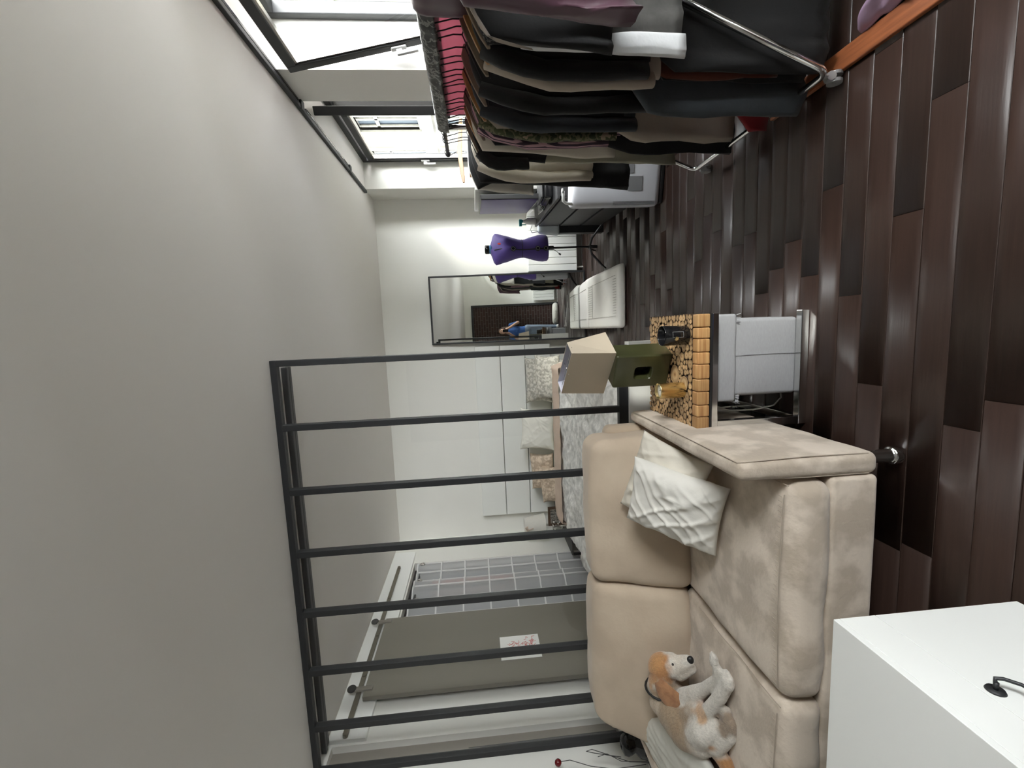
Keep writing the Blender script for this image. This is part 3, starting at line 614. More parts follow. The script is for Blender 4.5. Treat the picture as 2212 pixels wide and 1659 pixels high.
def furmat():
    m = mat('dog_coat', (1, 1, 1), .85, bump=.5, bscale=160, sheen=.3); N, L = nt(m); a = N.new('ShaderNodeVertexColor'); a.layer_name = 'coat'
    n = N.new('ShaderNodeTexNoise'); n.inputs['Scale'].default_value = 90; n.inputs['Detail'].default_value = 4; tc = N.new('ShaderNodeTexCoord'); L.new(tc.outputs['Object'], n.inputs['Vector'])
    mr = N.new('ShaderNodeMapRange'); mr.inputs[3].default_value = .62; mr.inputs[4].default_value = 1.25; L.new(n.outputs['Fac'], mr.inputs[0])
    mx = N.new('ShaderNodeMix'); mx.data_type = 'RGBA'; mx.blend_type = 'MULTIPLY'; mx.inputs[0].default_value = 1; L.new(a.outputs['Color'], mx.inputs[6]); L.new(mr.outputs[0], mx.inputs[7]); L.new(mx.outputs[2], N['Principled BSDF'].inputs['Base Color']); return m
def paint(o, rule, base, name='coat'):
    ca = o.data.color_attributes.new(name, 'FLOAT_COLOR', 'POINT'); buf = []
    for v in o.data.vertices:
        c = Vector(base); p = v.co
        for ctr, rad, col in rule:
            w = 1 - min(1, max(0, ((p - Vector(ctr)).length + .022 * nz(p.x * 30, p.y * 30, p.z * 30) - rad * .8) / (rad * .35))); c = c.lerp(Vector(col), w)
        buf += [c.x, c.y, c.z, 1]
    ca.data.foreach_set('color', buf)
dm = MB()
# trunk from chest to rump, lying on its side against the backrest
limb(dm, [(-1.905, 1.97, .60), (-1.925, 1.92, .585), (-1.955, 1.85, .565), (-1.935, 1.79, .545)], [.088, .108, .100, .088])
limb(dm, [(-1.93, 1.99, .62), (-1.855, 2.0, .635), (-1.80, 2.0, .63)], [.082, .072, .066])          # neck
blob(dm, (-1.755, 2.01, .625), .074, 1.0, .95, 1.02); blob(dm, (-1.728, 1.985, .595), .062)            # skull, cheeks
limb(dm, [(-1.722, 1.972, .575), (-1.690, 1.945, .548), (-1.668, 1.928, .530)], [.048, .040, .031])   # muzzle
limb(dm, [(-1.755, 1.955, .560), (-1.705, 1.925, .515)], [.034, .026])                                 # jaw
limb(dm, [(-1.845, 1.90, .575), (-1.70, 1.79, .52), (-1.575, 1.705, .505)], [.050, .030, .023])        # front leg further
limb(dm, [(-1.575, 1.705, .505), (-1.51, 1.69, .518)], [.024, .020]); blob(dm, (-1.48, 1.70, .528), .022, 1.5, 1, .9)
limb(dm, [(-1.885, 1.86, .575), (-1.77, 1.735, .535), (-1.635, 1.675, .512)], [.058, .036, .028])       # front leg nearer
limb(dm, [(-1.635, 1.675, .512), (-1.565, 1.652, .498)], [.030, .028]); blob(dm, (-1.545, 1.645, .496), .031, 1.2, 1, .9)
limb(dm, [(-1.925, 1.79, .55), (-1.845, 1.715, .565), (-1.79, 1.675, .515)], [.080, .056, .034])      # thigh to hock
limb(dm, [(-1.79, 1.672, .512), (-1.745, 1.655, .490), (-1.705, 1.665, .488)], [.028, .024, .026])    # hind foot
limb(dm, [(-1.88, 1.70, .515), (-1.80, 1.645, .485), (-1.735, 1.64, .480)], [.055, .032, .026])       # lower hind leg
limb(dm, [(-1.93, 1.72, .51), (-1.945, 1.655, .49), (-1.99, 1.62, .488), (-2.04, 1.60, .486)], [.034, .034, .036, .020])  # tail
for k in range(3): blob(dm, (-1.518 + .004 * k, 1.630 + .016 * k, .492), .014, 1.3)
for k in range(3): blob(dm, (-1.458, 1.69 + .012 * k, .530), .011, 1.3)
dog = remesh(dm, 'dog', .0075, 4, furmat())
TAN = (.46, .24, .10); WHT = (.64, .60, .54); BRN = (.27, .15, .075); GRY = (.36, .29, .22)
paint(dog, [((-1.93, 1.90, .60), .175, (.34, .25, .165)), ((-1.955, 1.86, .57), .10, (.30, .205, .125)), ((-1.775, 2.02, .655), .082, (.50, .27, .115)), ((-1.735, 1.985, .645), .066, (.46, .22, .085)), ((-1.72, 2.01, .66), .05, (.48, .25, .10)), ((-1.83, 2.0, .635), .065, (.45, .25, .12)), ((-1.92, 1.96, .69), .05, (.5, .40, .29)), ((-1.70, 1.95, .55), .058, (.66, .60, .52)), ((-1.69, 1.96, .50), .05, (.58, .52, .44)), ((-1.91, 2.0, .585), .045, BRN),
            ((-1.80, 1.87, .56), .055, WHT), ((-1.79, 1.80, .50), .06, (.40, .31, .26)), ((-1.775, 1.74, .55), .045, (.55, .36, .22)), ((-1.60, 1.68, .51), .09, WHT), ((-1.53, 1.70, .52), .07, WHT), ((-1.86, 1.73, .59), .05, WHT), ((-1.87, 1.69, .54), .04, (.40, .21, .10)), ((-1.74, 1.65, .48), .06, (.30, .23, .17)), ((-1.98, 1.63, .49), .085, (.38, .19, .075))], WHT)
tag(dog, 'tan and white dog lying on its side on the beige sofa', 'dog')
em = MB()   # hanging ear, nearer side
V = []; F = []
EP = [((-1.775, 1.975, .675), .022), ((-1.80, 1.94, .662), .046), ((-1.825, 1.905, .635), .058), ((-1.842, 1.880, .598), .054), ((-1.850, 1.868, .560), .022)]
for p, w in EP:
    for k in range(5): a = -1 + .5 * k; V.append((p[0] + a * w * .62, p[1] - .014 * (1 - a * a) - a * w * .12 - .012, p[2] - a * w * .55))
F = [(i * 5 + k, i * 5 + k + 1, i * 5 + k + 6, i * 5 + k + 5) for i in range(4) for k in range(4)]
e = em.add(V, F).build('ear', mat('dog_ear_brown', (.36, .18, .085), .9, col2=(.25, .12, .06), vscale=30, bump=.4, bscale=120, sheen=.3), dog, smooth=True); sd = e.modifiers.new('s', 'SOLIDIFY'); sd.thickness = .009; e.modifiers.new('u', 'SUBSURF').render_levels = 2
MB2 = MB(); blob(MB2, (-1.650, 1.914, .527), .019, 1.15, .8, .9); MB2.build('nose', M['blackp'], dog, smooth=True)
MB2 = MB(); blob(MB2, (-1.690, 1.945, .602), .0075); MB2.build('eye', M['blackg'], dog, smooth=True)
MB().tube([(-1.864 + .0, 2.0 + .082 * math.cos(a * PI / 10), .632 + .084 * math.sin(a * PI / 10)) for a in range(20)], .006, 6, closed=True).build('collar', M['blackp'], dog, smooth=True)

# ------------------------------------------------------------------ log-top side table and what stands on it
t = thing('side_table', 'square side table topped with log slices on a chrome frame', 'table', (-.2225, 2.15, 0))
X0, X1, Y0, Y1 = -.2605, .2605, -.27, .27
box('core', M['wood'], X0, X1, Y0 + .03, Y1, .46, .508, t); box('underlay', M['blackp'], X0, X1, Y0, Y1, .452, .462, t)
def slice_mesh():
    mb = MB(); n = 14; V = []
    for r, z in ((1, 0), (1.0, .82), (.93, 1.0)):
        for k in range(n): a = 2 * PI * k / n; q = r * (1 + .05 * math.sin(3 * a + 1)); V.append((q * math.cos(a), q * math.sin(a), z))
    V.append((0, 0, 1.0)); F = [(i * n + k, i * n + (k + 1) % n, (i + 1) * n + (k + 1) % n, (i + 1) * n + k) for i in range(2) for k in range(n)]; F += [(2 * n + k, 2 * n + (k + 1) % n, 3 * n) for k in range(n)]
    mb.add(V, F); me = bpy.data.meshes.new('log_slice'); me.from_pydata(mb.v, [], mb.f); me.materials.append(M['bark']); me.materials.append(M['endgrain'])
    me.polygons.foreach_set('material_index', [0] * (2 * n) + [1] * n); me.update(); return me
SM_ = slice_mesh(); pl = []
big = [(-.075, -.015, .052), (-.10, -.175, .042), (-.155, .12, .036), (.12, .20, .035), (.20, .08, .034), (.19, -.13, .03)]
import numpy as np
rg = np.random.default_rng(5); NL = 292
rad = np.concatenate([[b[2] for b in big], np.clip(rg.lognormal(math.log(.0146), .27, NL - len(big)), .0085, .024)])
pos = np.column_stack([rg.uniform(X0, X1, NL), rg.uniform(Y0 + .055, Y1, NL)]); pos[:len(big)] = [b[:2] for b in big]
for it in range(420):                                               # push the slices apart until they pack
    d = pos[:, None] - pos[None]; L_ = np.sqrt((d ** 2).sum(2)) + 1e-9; ov = np.clip(rad[:, None] + rad[None] - L_, 0, None); np.fill_diagonal(ov, 0)
    pos += (d / L_[..., None] * ov[..., None]).sum(1) * .38
    pos[:, 0] = np.clip(pos[:, 0], X0 + rad * .8, X1 - rad * .8); pos[:, 1] = np.clip(pos[:, 1], Y0 + .051 + rad * .9, Y1 - rad * .8)
pl = [(float(p[0]), float(p[1]), float(r)) for p, r in zip(pos, rad)]
for x, y, r in pl:
    o = bpy.data.objects.new('log_slice', SM_); COL.objects.link(o); o.parent = t; o.location = (x, y, .485); e = R.uniform(.86, 1.12)
    e = R.uniform(.93, 1.07); o.scale = (r * e * .985, r / e * .985, .035 + R.uniform(-.002, .003)); o.rotation_euler = (0, 0, R.uniform(0, 6.28))
xs = X0; ws = [.058, .054, .062, .057, .066, .055, .06, .05, .06]; sc = .521 / sum(ws)
for w in ws:
    w *= sc; cushion_mb(b8(xs + .001, xs + w - .001, Y0, Y0 + .05, .4625, .5205), .006, (0, .001, .001), 4).build('log_block', M['logblock'], t, smooth=True); xs += w
mb = MB(); B = .036
for yy in (Y0, Y1 - B): mb.box(X0, X1, yy, yy + B, .424, .452).box(X0, X1, yy, yy + B, 0, B).box(X0, X0 + B, yy, yy + B, B, .424)
mb.box(X0, X0 + B, Y0 + B, Y1 - B, .424, .452).box(X0, X0 + B, Y0 + B, Y1 - B, 0, B)
mb.build('chrome_frame', M['chrome'], t, bevel=.002)
t = thing('stool', 'grey linen upholstered stool pushed under the log-top table', 'stool', (-.168, 2.12, 0))
cushion_mb(b8(-.178, .178, -.19, .19, .012, .33), .018, (.006, .006, 0), 10, .002, 9).build('body', M['linen'], t, smooth=True)
cushion_mb(b8(-.200, .201, -.205, .21, .318, .412), .012, (.002, .002, .004), 10, .003, 9).build('slipcover', M['linen'], t, smooth=True)
fr_ = MB()
for k in range(40): yy = -.2 + .4 * k / 40; fr_.tube([(-.200, yy, .322), (-.207 - .008 * R.random(), yy + R.uniform(-.005, .005), .306), (-.214, yy, .294 + .012 * R.random())], .0016, 3)
for k in range(26): xx = -.2 + .03 * R.random() if k < 18 else .17 + .03 * R.random(); fr_.tube([(xx, -.206, .322), (xx + R.uniform(-.006, .006), -.209, .303 + .01 * R.random())], .0014, 3)
tag(fr_.build('fringe', M['linen'], t), kind='stuff')
MB().tube([(.012, -.1965, .02), (.012, -.1975, .2), (.012, -.197, .318)], .0014, 4).build('cover_seam', M['grey'], t)
for xx in (-.15, .15):
    for yy in (-.16, .16): box('foot', M['blackp'], xx - .012, xx + .012, yy - .012, yy + .012, 0, .014, t)
tag(MB().tube([(-.49 + .05, 2.18, .40), (-.452, 2.12, .28), (-.44, 2.05, .14), (-.42, 2.03, .05), (-.385, 2.04, .006), (-.33, 2.05, .005)], .0045, 6).build('lamp_cord', M['white'], smooth=True), 'white lamp cord hanging down inside the chrome table frame', 'cord')
# lamp
t = thing('table_lamp', 'square olive ceramic lamp with a crooked beige rectangular shade', 'lamp', (0, 0, 0))
A = Vector((-.319, 2.2, 0)); Bv = Vector((-.151, 2.12, 0)); dpt = Vector((.43, .9, 0)).normalized() * .13
def lp(u, w, z): return A + (Bv - A) * u + dpt * w + Vector((0, 0, z))
def rr(cx, cz, hx, hz, r, n=5):
    P = []
    for sx, sz, a0 in ((1, 1, 0), (-1, 1, 90), (-1, -1, 180), (1, -1, 270)):
        for k in range(n + 1): a = math.radians(a0 + 90 * k / n); P.append((cx + sx * (hx - r) + r * math.cos(a), cz + sz * (hz - r) + r * math.sin(a)))
    return P
Lw = (Bv - A).length
out_ = rr(Lw / 2, .665, Lw / 2, .144, .010); inn = rr(Lw / 2 - .008, .66, .036, .046, .016); V = []; F = []; n = len(out_)
def put(P, w, inset=0): return [lp(x / Lw, w, z) for x, z in P]
rings = [put(rr(Lw / 2, .665, Lw / 2 - .006, .138, .008), 0), put(out_, .05), put(out_, .95), put(rr(Lw / 2, .665, Lw / 2 - .006, .138, .008), 1), put(inn, 1), put(rr(Lw / 2 - .008, .66, .030, .040, .014), .85), put(rr(Lw / 2 - .008, .66, .030, .040, .014), .15), put(inn, 0)]
for r_ in rings: V += r_
m_ = len(rings)
for i in range(m_):
    for k in range(n): j = (i + 1) % m_; F.append((i * n + k, j * n + k, j * n + (k + 1) % n, i * n + (k + 1) % n))
MB().add(V, F).build('base', M['olive'], t, bevel=.003)
MB().hexa([lp(.25, .5, .615), lp(.65, .5, .615), lp(.65, .6, .615), lp(.25, .6, .615), lp(.25, .5, .705), lp(.65, .5, .705), lp(.65, .6, .705), lp(.25, .6, .705)]).build('cavity', M['blackg'], t)
c0 = lp(.5, .5, 0)
MB().tube([(c0.x, c0.y, .80), (c0.x + .01, c0.y, .93)], .011, 10).tube([(c0.x + .01, c0.y, .86), (c0.x + .01, c0.y, .93)], .018, 12).build('stem', M['steel'], t, smooth=True)
sb = [(-.365, 2.35, .812), (-.133, 2.13, .808), (-.029, 2.28, .818), (-.262, 2.50, .82)]; st_ = [(-.345, 2.30, 1.057), (-.122, 2.098, 1.040), (-.072, 2.205, 1.040), (-.295, 2.405, 1.057)]
cb = sum((Vector(p) for p in sb), Vector()) / 4; ct = sum((Vector(p) for p in st_), Vector()) / 4
V = [Vector(p) for p in sb + st_]; F = [(0, 1, 5, 4), (1, 2, 6, 5), (2, 3, 7, 6), (3, 0, 4, 7)]
sh = MB().add(V, F).build('lamp_shade', [M['shade'], M['shadein']], t); sd = sh.modifiers.new('s', 'SOLIDIFY'); sd.thickness = .004; sd.offset = -1; sd.material_offset = 1; sd.material_offset_rim = 0
mb = MB(); cc_ = ct + Vector((0, 0, -.012))
for k in range(4): mb.tube([(Vector(st_[k]).lerp(Vector(st_[(k + 1) % 4]), .5)) + Vector((0, 0, -.012)), cc_], .0022, 5)
mb.tube([cc_, (c0.x + .01, c0.y, .93)], .003, 5).build('shade_spider', M['chrome'], t)
t = thing('mug', 'black tumbler with a round gold emblem on the log table', 'cup', (-.055, 1.985, .521))
MB().lathe([(.041, 0), (.044, .004), (.0465, .118), (.045, .1215), (.0435, .118), (.040, .008), (0, .006)], 36, cap=False).lathe([(.041, 0), (0, 0.0005)], 36, cap=False).build('body', M['blackg'], t, smooth=True)
d_ = Vector((-.006, -1, 0)).normalized()
MB().lathe([(.0095, 0), (.0095, .002), (.007, .003), (0, .003)], 20).build('gold_emblem', M['gold'], t, smooth=False, loc=(-.013, -.0435, .068), rot=(PI / 2, 0, -.28))
lb = MB()
for z0, z1, a0, a1 in ((.035, .0365, -1.75, -1.2), (.085, .0865, -1.75, -1.2)): lb.add([(.0462 * math.cos(a), .0462 * math.sin(a), z) for a in [a0 + (a1 - a0) * k / 8 for k in range(9)] for z in (z0, z1)], [(2 * k, 2 * k + 2, 2 * k + 3, 2 * k + 1) for k in range(8)])
for a0 in (-1.75, -1.2): lb.add([(.0462 * math.cos(a), .0462 * math.sin(a), z) for a in (a0, a0 + .03) for z in (.035, .0865)], [(0, 2, 3, 1)])
lb.build('label_outline', M['grey'], t)
t = thing('candle', 'cream candle in a gold foil tumbler on the log table', 'candle', (-.317, 2.02, .521))
MB().lathe([(.036, 0), (.0375, .003), (.0375, .118), (.0395, .1225), (.036, .1225), (.035, .108)], 36).build('vessel', M['gold'], t, smooth=True)
MB().lathe([(0, .104), (.035, .104), (.035, .110), (.02, .111), (.012, .108), (0, .1085)], 28, cap=False).build('wax', M['wax'], t, smooth=True)
MB().tube([(0, 0, .107), (.001, .001, .118)], .0012, 5).build('wick', M['blackp'], t)

# ------------------------------------------------------------------ behind the sofa: little table, vase, jar, twig
t = thing('plant_table', 'small dark wooden table in the corner behind the sofa', 'table', (-2.76, 2.46, 0))
box('top', M['wood'], -.13, .155, -.19, .19, .43, .455, t, bevel=.006)
for xx in (-.11, .13):
    for yy in (-.17, .17): box('leg', M['wood'], xx - .015, xx + .015, yy - .015, yy + .015, 0, .43, t)
t = thing('vase', 'glossy black gourd-shaped vase on the small dark table', 'vase', (-2.715, 2.505, .4555))
MB().lathe([(.04, 0), (.062, .008), (.083, .045), (.090, .085), (.080, .122), (.052, .148), (.048, .155), (.058, .178), (.062, .2), (.054, .222), (.03, .233), (.024, .235), (.02, .225)], 36).build('body', M['blackg'], t, smooth=True)
t = thing('jar', 'round glossy white jar beside the black vase', 'jar', (-2.755, 2.36, .4555))
MB().lathe([(.03, 0), (.045, .01), (.052, .04), (.046, .075), (.034, .09), (.034, .098)], 28).build('body', M['white'], t, smooth=True)
MB().lathe([(.037, .098), (.038, .108), (.02, .116), (0, .118)], 24).build('lid', M['steel'], t, smooth=True)
t = thing('twig_ornament', 'wire twig with a dark red bead standing by the vase', 'ornament', (-2.80, 2.44, .456))
MB().tube([(0, 0, 0), (.03, .0, .2), (.10, .01, .36), (.13, .02, .44), (.11, .03, .475), (.09, .03, .42), (.05, .02, .25)], .0022, 5).tube([(0, 0, 0), (-.02, .01, .3), (0, .03, .45), (.05, .04, .58), (.035, .05, .64)], .0022, 5).tube([(0, 0, 0), (.02, .02, .25), (.075, .03, .34), (.06, .03, .40)], .002, 5).build('wire', M['darkgrey'], t)
MB2 = MB(); blob(MB2, (.03, .05, .655), .022); MB2.build('bead', mat('dark_red_bead', (.12, .006, .008), .25), t, smooth=True)

# ------------------------------------------------------------------ white cabinet in the foreground
t = thing('cabinet', 'low white chest with a black bail pull, nearest the camera', 'cabinet', (-.82, 1.042, 0))
box('body', M['white'], -.62, -.018, -1.15, 0, .0, .547, t, bevel=.001)
box('top', M['white'], -.62, 0, -1.15, 0, .547, .565, t, bevel=.0015)
box('rail', M['white'], -.018, 0, -1.15, 0, .4435, .5468, t, bevel=.0008)
d = box('drawer', M['white'], -.018, .0, -.70, 0, .012, .4420, t, bevel=.001); d2 = box('drawer', M['white'], -.018, .0, -1.15, -.702, .012, .4420, t, bevel=.001)
def pull(p, y, z):
    mb = MB()
    for dy in (0, -.096):
        mb.tube([(0, y + dy, z), (.004, y + dy, z)], [.018, .016], 20); mb.tube([(.002, y + dy, z), (.02, y + dy, z)], .005, 8)
    mb.tube([(.02, y, z + .002), (.026, y + .004, z - .002), (.028, y - .002, z - .014), (.028, y - .02, z - .032), (.028, y - .048, z - .038), (.028, y - .076, z - .032), (.028, y - .094, z - .014), (.026, y - .1, z - .002), (.02, y - .096, z + .002)], .0042, 8)
    mb.build('handle', M['black'], p, smooth=True)
pull(d, -.262, .415)

# ------------------------------------------------------------------ clothes rack
RX, RZ = 1.20, 1.62
t = thing('clothes_rack', 'chrome clothes rack on casters crowded with hanging clothes', 'clothes rack', (1.2, 2.2, 0))
MB().tube([(0, -1.3, RZ), (0, .955, RZ)], .0125, 12).build('hanging_rail', M['blackp'], t, smooth=True)
MB().lathe([(0, -.012), (.017, -.008), (.019, 0), (.016, .012), (0, .016)], 14).build('rail_knob', M['blackp'], t, smooth=True, loc=(0, .96, RZ), rot=(-PI / 2, 0, 0))
y0, y1 = -.48, .56
fr = MB()
def bent(pts, r=.0135):  # rounded corner path
    P = [Vector(p) for p in pts]; out = [P[0]]
    for i in range(1, len(P) - 1):
        a = (P[i - 1] - P[i]).normalized() * .05; b = (P[i + 1] - P[i]).normalized() * .05
        for k in range(7): s = k / 6; out.append((P[i] + a) * (1 - s) ** 2 + P[i] * 2 * s * (1 - s) + (P[i] + b) * s * s)
    return out + [P[-1]]
for sx in (-1, 1): MB().tube(bent([(sx * .0, y0, .72), (sx * .262, y0, .09), (sx * .262, y1, .09), (sx * .0, y1, .72)]), .0135, 10).build('base_tube', M['chrome'], t, smooth=True)
for yy in (y0, y1): MB().tube([(0, yy, .66), (0, yy, RZ - .004)], .015, 10).build('post', M['chrome'], t, smooth=True)
for sx in (-1, 1):
    for yy in (y0 + .03, y1 - .03):
        c = MB().tube([(sx * .262, yy, .085), (sx * .262, yy, .055)], .008, 8)
        for s_ in (-1, 1): c.tube([(sx * .262 + s_ * .008, yy + .012, .028), (sx * .262 + s_ * .02, yy + .012, .028)], [.0275, .0275], 18)
        c.tube([(sx * .262 - .022, yy + .012, .028), (sx * .262 + .022, yy + .012, .028)], .006, 8).tube([(sx * .262, yy - .01, .058), (sx * .262, yy + .02, .05)], .018, 8)
        c.build('caster', mat('grey_caster', (.34, .34, .34), .3, .3), t)
def cloth(name, mt, **k): return mat(name, mt, k.pop('rough', .9), bump=.18, bscale=50, sheen=k.pop('sheen', 0.1), **k)
BK = cloth('black_wool', (.006, .0062, .007)); BK2 = cloth('black_jersey', (.008, .0082, .009)); BKV = blotch('studded_velvet', [(.006, .006, .007), (.006, .006, .007), (.006, .006, .007), (.12, .11, .10)], 60)
DEN = cloth('grey_blue_denim', (.030, .036, .045), var=.25, vscale=9); DENL = cloth('faded_denim', (.052, .062, .072), var=.3, vscale=5); BEI = cloth('beige_lining', (.40, .345, .285)); CRM = cloth('cream_knit', (.64, .59, .50)); CRM2 = cloth('cream_satin', (.66, .61, .52)); GRN = cloth('grey_green_twill', (.36, .345, .265))
PLUM = mat('plum_satin', (.085, .038, .058), .34, bump=.1, bscale=12, sheen=.2); GB = cloth('grey_chiffon', (.075, .072, .066), var=.45, vscale=10); WHC = cloth('white_cotton', (.66, .67, .68)); RED = cloth('red_cloth', (.20, .008, .012)); RUST = cloth('rust_cloth', (.09, .022, .010)); LAV = mat('lavender_satin', (.36, .25, .36), .4)
PST = stripes('pink_black_stripe', (.52, .32, .36), (.05, .03, .05), 'Y', 26, .45); CAM = blotch('camouflage_floral', [(.035, .045, .02), (.14, .13, .075), (.06, .07, .03), (.30, .23, .16)], 16); TEE = cloth('oatmeal_tee', (.68, .65, .59))
def rib(u): return math.sin(u)
def garment(label, cat, y, mt, zs, hem, hw=.20, hemhw=None, sl=None, slm=None, th=.028, xc=RX, seed=0.0, neck=.075, hemcurve=0.0, fold=.012, tilt=0.0, slw=.062, name='garment', drop=.055, slope_out=.072, flare=None):
    """hanging garment: folded tube of cloth, sleeves as parts; local origin at the hanger"""
    t = thing(name, label, cat, (xc, y, zs), tilt, 'clothes on the rack')
    hemhw = hemhw or hw; n = 40; V = []; F = []; lv = []
    for k in range(5): lv.append((zs + .0 - drop * (k / 4) ** 1.3, neck + (hw - neck) * (k / 4) ** .9, .35 + .65 * k / 4))
    nz_ = 16
    for k in range(1, nz_ + 1):
        s = k / nz_; z_ = zs - drop - (zs - drop - hem) * s; wv = hw + (hemhw - hw) * s
        if flare: q_ = min(1, max(0, (flare + .07 - z_) / .14)); wv = hw + (hemhw - hw) * q_ * q_ * (3 - 2 * q_)
        lv.append((z_, wv, 1 + .25 * s))
    for li, (z, w, tf) in enumerate(lv):
        s = max(0, (zs - z) / (zs - hem))
        for k in range(n):
            a = 2 * PI * k / n; cx = math.copysign(abs(math.cos(a)) ** .8, math.cos(a)); cy = math.copysign(abs(math.sin(a)) ** .6, math.sin(a))
            x = w * cx; f = fold * s * (math.sin(x * 55 + seed * 3 + 3 * z) * .7 + nz(x * 18 + seed, z * 2.5, seed) * 1.8 + .5 * nz(x * 40, z * 14 + seed, 4))
            yy = th * tf * cy + f; x += .010 * nz(seed, z * 5, cy * 2) * s * 2
            V.append((x, yy, z - zs - hemcurve * s * s * (x / w) ** 2 * (1 if li == len(lv) - 1 else .6) + (.012 * nz(x * 6, seed, 2) if li == len(lv) - 1 else 0)))
    m = len(lv); F = [(i * n + k, (i + 1) * n + k, (i + 1) * n + (k + 1) % n, i * n + (k + 1) % n) for i in range(m - 1) for k in range(n)] + [tuple(range(n)), tuple((m - 1) * n + k for k in range(n))[::-1]]
    MB().add(V, F).build('body', mt, t, smooth=True)
    if sl is not None:
        for sx in (-1, 1):
            P = []; rs = []; L = zs - drop - sl
            for k in range(9): s = k / 8; P.append((sx * (hw - .035 + slope_out * math.sin(min(1, s * 2.2) * PI / 2) + .004 * nz(seed, s * 5, sx)), -.006 * s + .014 * nz(seed + 4, s * 3, sx), -drop + .012 - L * s)); rs.append(slw * (1 - .22 * s) * (.8 if k == 0 else 1))
            q = MB().tube(P, rs, 14, sy=.55); q.v = [(v[0] + .006 * nz(v[0] * 20 + seed, v[2] * 14, seed), v[1] + .008 * nz(v[0] * 16, v[2] * 11, seed + 2), v[2]) for v in q.v]
            q.build('sleeve', slm or mt, t, smooth=True)
    return t
def hang(y, wood=True, label='', hw=.215, zt=1.487, rot=0.0, dull=False, drop=.085, xc=RX):
    t = thing('coat_hanger', label, 'hanger', (xc, y, zt), rot, 'hangers on the rack')
    if wood:
        mb = MB(); n = 12; V = []; F = []
        for i in range(n + 1):
            u = -1 + 2 * i / n; x = hw * u; z = -drop * abs(u) ** 1.25; hh = .020 * (1 - .25 * abs(u)) if abs(u) < .99 else .008; yb = .018 * u * u
            for a, b in ((-.0065, -hh), (.0065, -hh), (.0065, hh * .6), (-.0065, hh * .6)): V.append((x, a - yb, z + b))
        F = [(i * 4 + k, i * 4 + (k + 1) % 4, (i + 1) * 4 + (k + 1) % 4, (i + 1) * 4 + k) for i in range(n) for k in range(4)] + [(3, 2, 1, 0), tuple(n * 4 + k for k in range(4))]
        mb.add(V, F); mb.build('shoulder_bar', M['hangerdull'] if dull else M['hanger'], t, bevel=.003)
        if not dull: MB().tube([(-hw * .82, -.014, -.07), (hw * .82, -.014, -.07)], .0055, 8).build('trouser_bar', M['hanger'], t, smooth=True)
    else: MB().tube([(-hw, 0, -drop), (0, 0, 0), (hw, 0, -drop), (0, 0, -drop * 1.05), (-hw, 0, -drop)], .003, 6).build('shoulder_bar', M['wire'], t)
    h = RZ + .0155 - zt; sgn = R.choice((-1, 1)) * R.uniform(.3, 1)
    MB().tube([(0, 0, 0), (0, .002 * sgn, h * .25), (-.012, .010 * sgn, h * .55), (-.022, .008 * sgn, h - .022), (-.015, .004 * sgn, h - .004), (0, 0, h + .0045), (.015, -.003 * sgn, h - .003), (.020, -.004 * sgn, h - .02)], .0028, 6).build('hook', M['wire'], t, smooth=True)
    return t
G = garment
# from the far end of the rail to the near end
hang(3.125, True, 'bare orange wooden hanger at the far end of the rack', zt=1.545, rot=.12, drop=.02)
G('oatmeal tee with a small logo and black yoke, last on the rack', 'shirt', 3.09, TEE, 1.49, 1.06, .225, .275, None, th=.03, seed=1, xc=1.175)
tt = bpy.data.objects[[o.name for o in bpy.data.objects if o.name.startswith('garment')][-1]]
lg = MB()
for k in range(7): lg.tube([(-.13 + .012 * math.sin(k * 2.1), -.05, -.26 - .006 * k), (-.118 + .014 * math.cos(k * 1.7), -.047, -.243 - .006 * k)], .0022, 4)
lg.build('chest_logo', M['whitem'], tt)
G('black sleeveless yoke top pulled over the oatmeal tee', 'top', 3.04, BK, 1.485, 1.17, .235, .12, None, th=.03, seed=2, xc=1.165)
G('long black dress hanging lowest of the far garments', 'dress', 2.95, BK2, 1.47, .45, .24, .29, None, seed=3, xc=1.185)
G('cream gathered blouse with long sleeves', 'blouse', 2.86, CRM, 1.465, .72, .215, .27, .72, seed=4, fold=.024)
hang(2.70, True, 'velvet taupe hanger holding the cream gathered blouse', zt=1.487, dull=True)
G('grey green twill trousers hanging to shin height', 'trousers', 2.66, GRN, 1.42, .27, .16, .19, None, seed=5, th=.02, xc=1.13)
G('black short cardigan with a dipped hem', 'cardigan', 2.60, BK, 1.465, 1.0, .23, .26, 1.14, seed=6, hemcurve=-.05)
hang(2.55, True, 'pale wooden hanger under the black cardigan')
G('cream straight top with a smooth hem', 'top', 2.50, CRM2, 1.465, .69, .235, .285, None, seed=7)
hang(2.44, True, 'dark taupe hanger beside the cream straight top', dull=True)
G('wide black trousers reaching the caster', 'trousers', 2.42, BK2, 1.40, .06, .17, .22, None, seed=8, th=.02, xc=1.13, flare=.70)
G('pink and black striped shirt with rolled cuffs', 'shirt', 2.36, PST, 1.465, .70, .21, .22, .76, seed=9)
G('camouflage and floral patchwork shirt', 'shirt', 2.29, CAM, 1.465, .68, .205, .225, .74, seed=10)
G('beige straight trousers behind the dark denim', 'trousers', 2.25, BEI, 1.40, .16, .15, .215, None, seed=11, th=.02, xc=1.115, flare=.70)
hang(2.23, True, 'light wooden hanger carrying the grey denim jacket')
G('faded grey denim jacket with a stitched hem band', 'jacket', 2.17, DEN, 1.46, .70, .215, .225, .68, seed=12, th=.035)
tt = [o for o in bpy.data.objects if o.get('label', '').startswith('faded grey denim jacket')][0]
MB().lathe([(1, 0), (1, .055)], 32, (0, 0, -.765), ex=.235, ey=.052, cap=False).build('hem_band', DENL, tt, smooth=True)
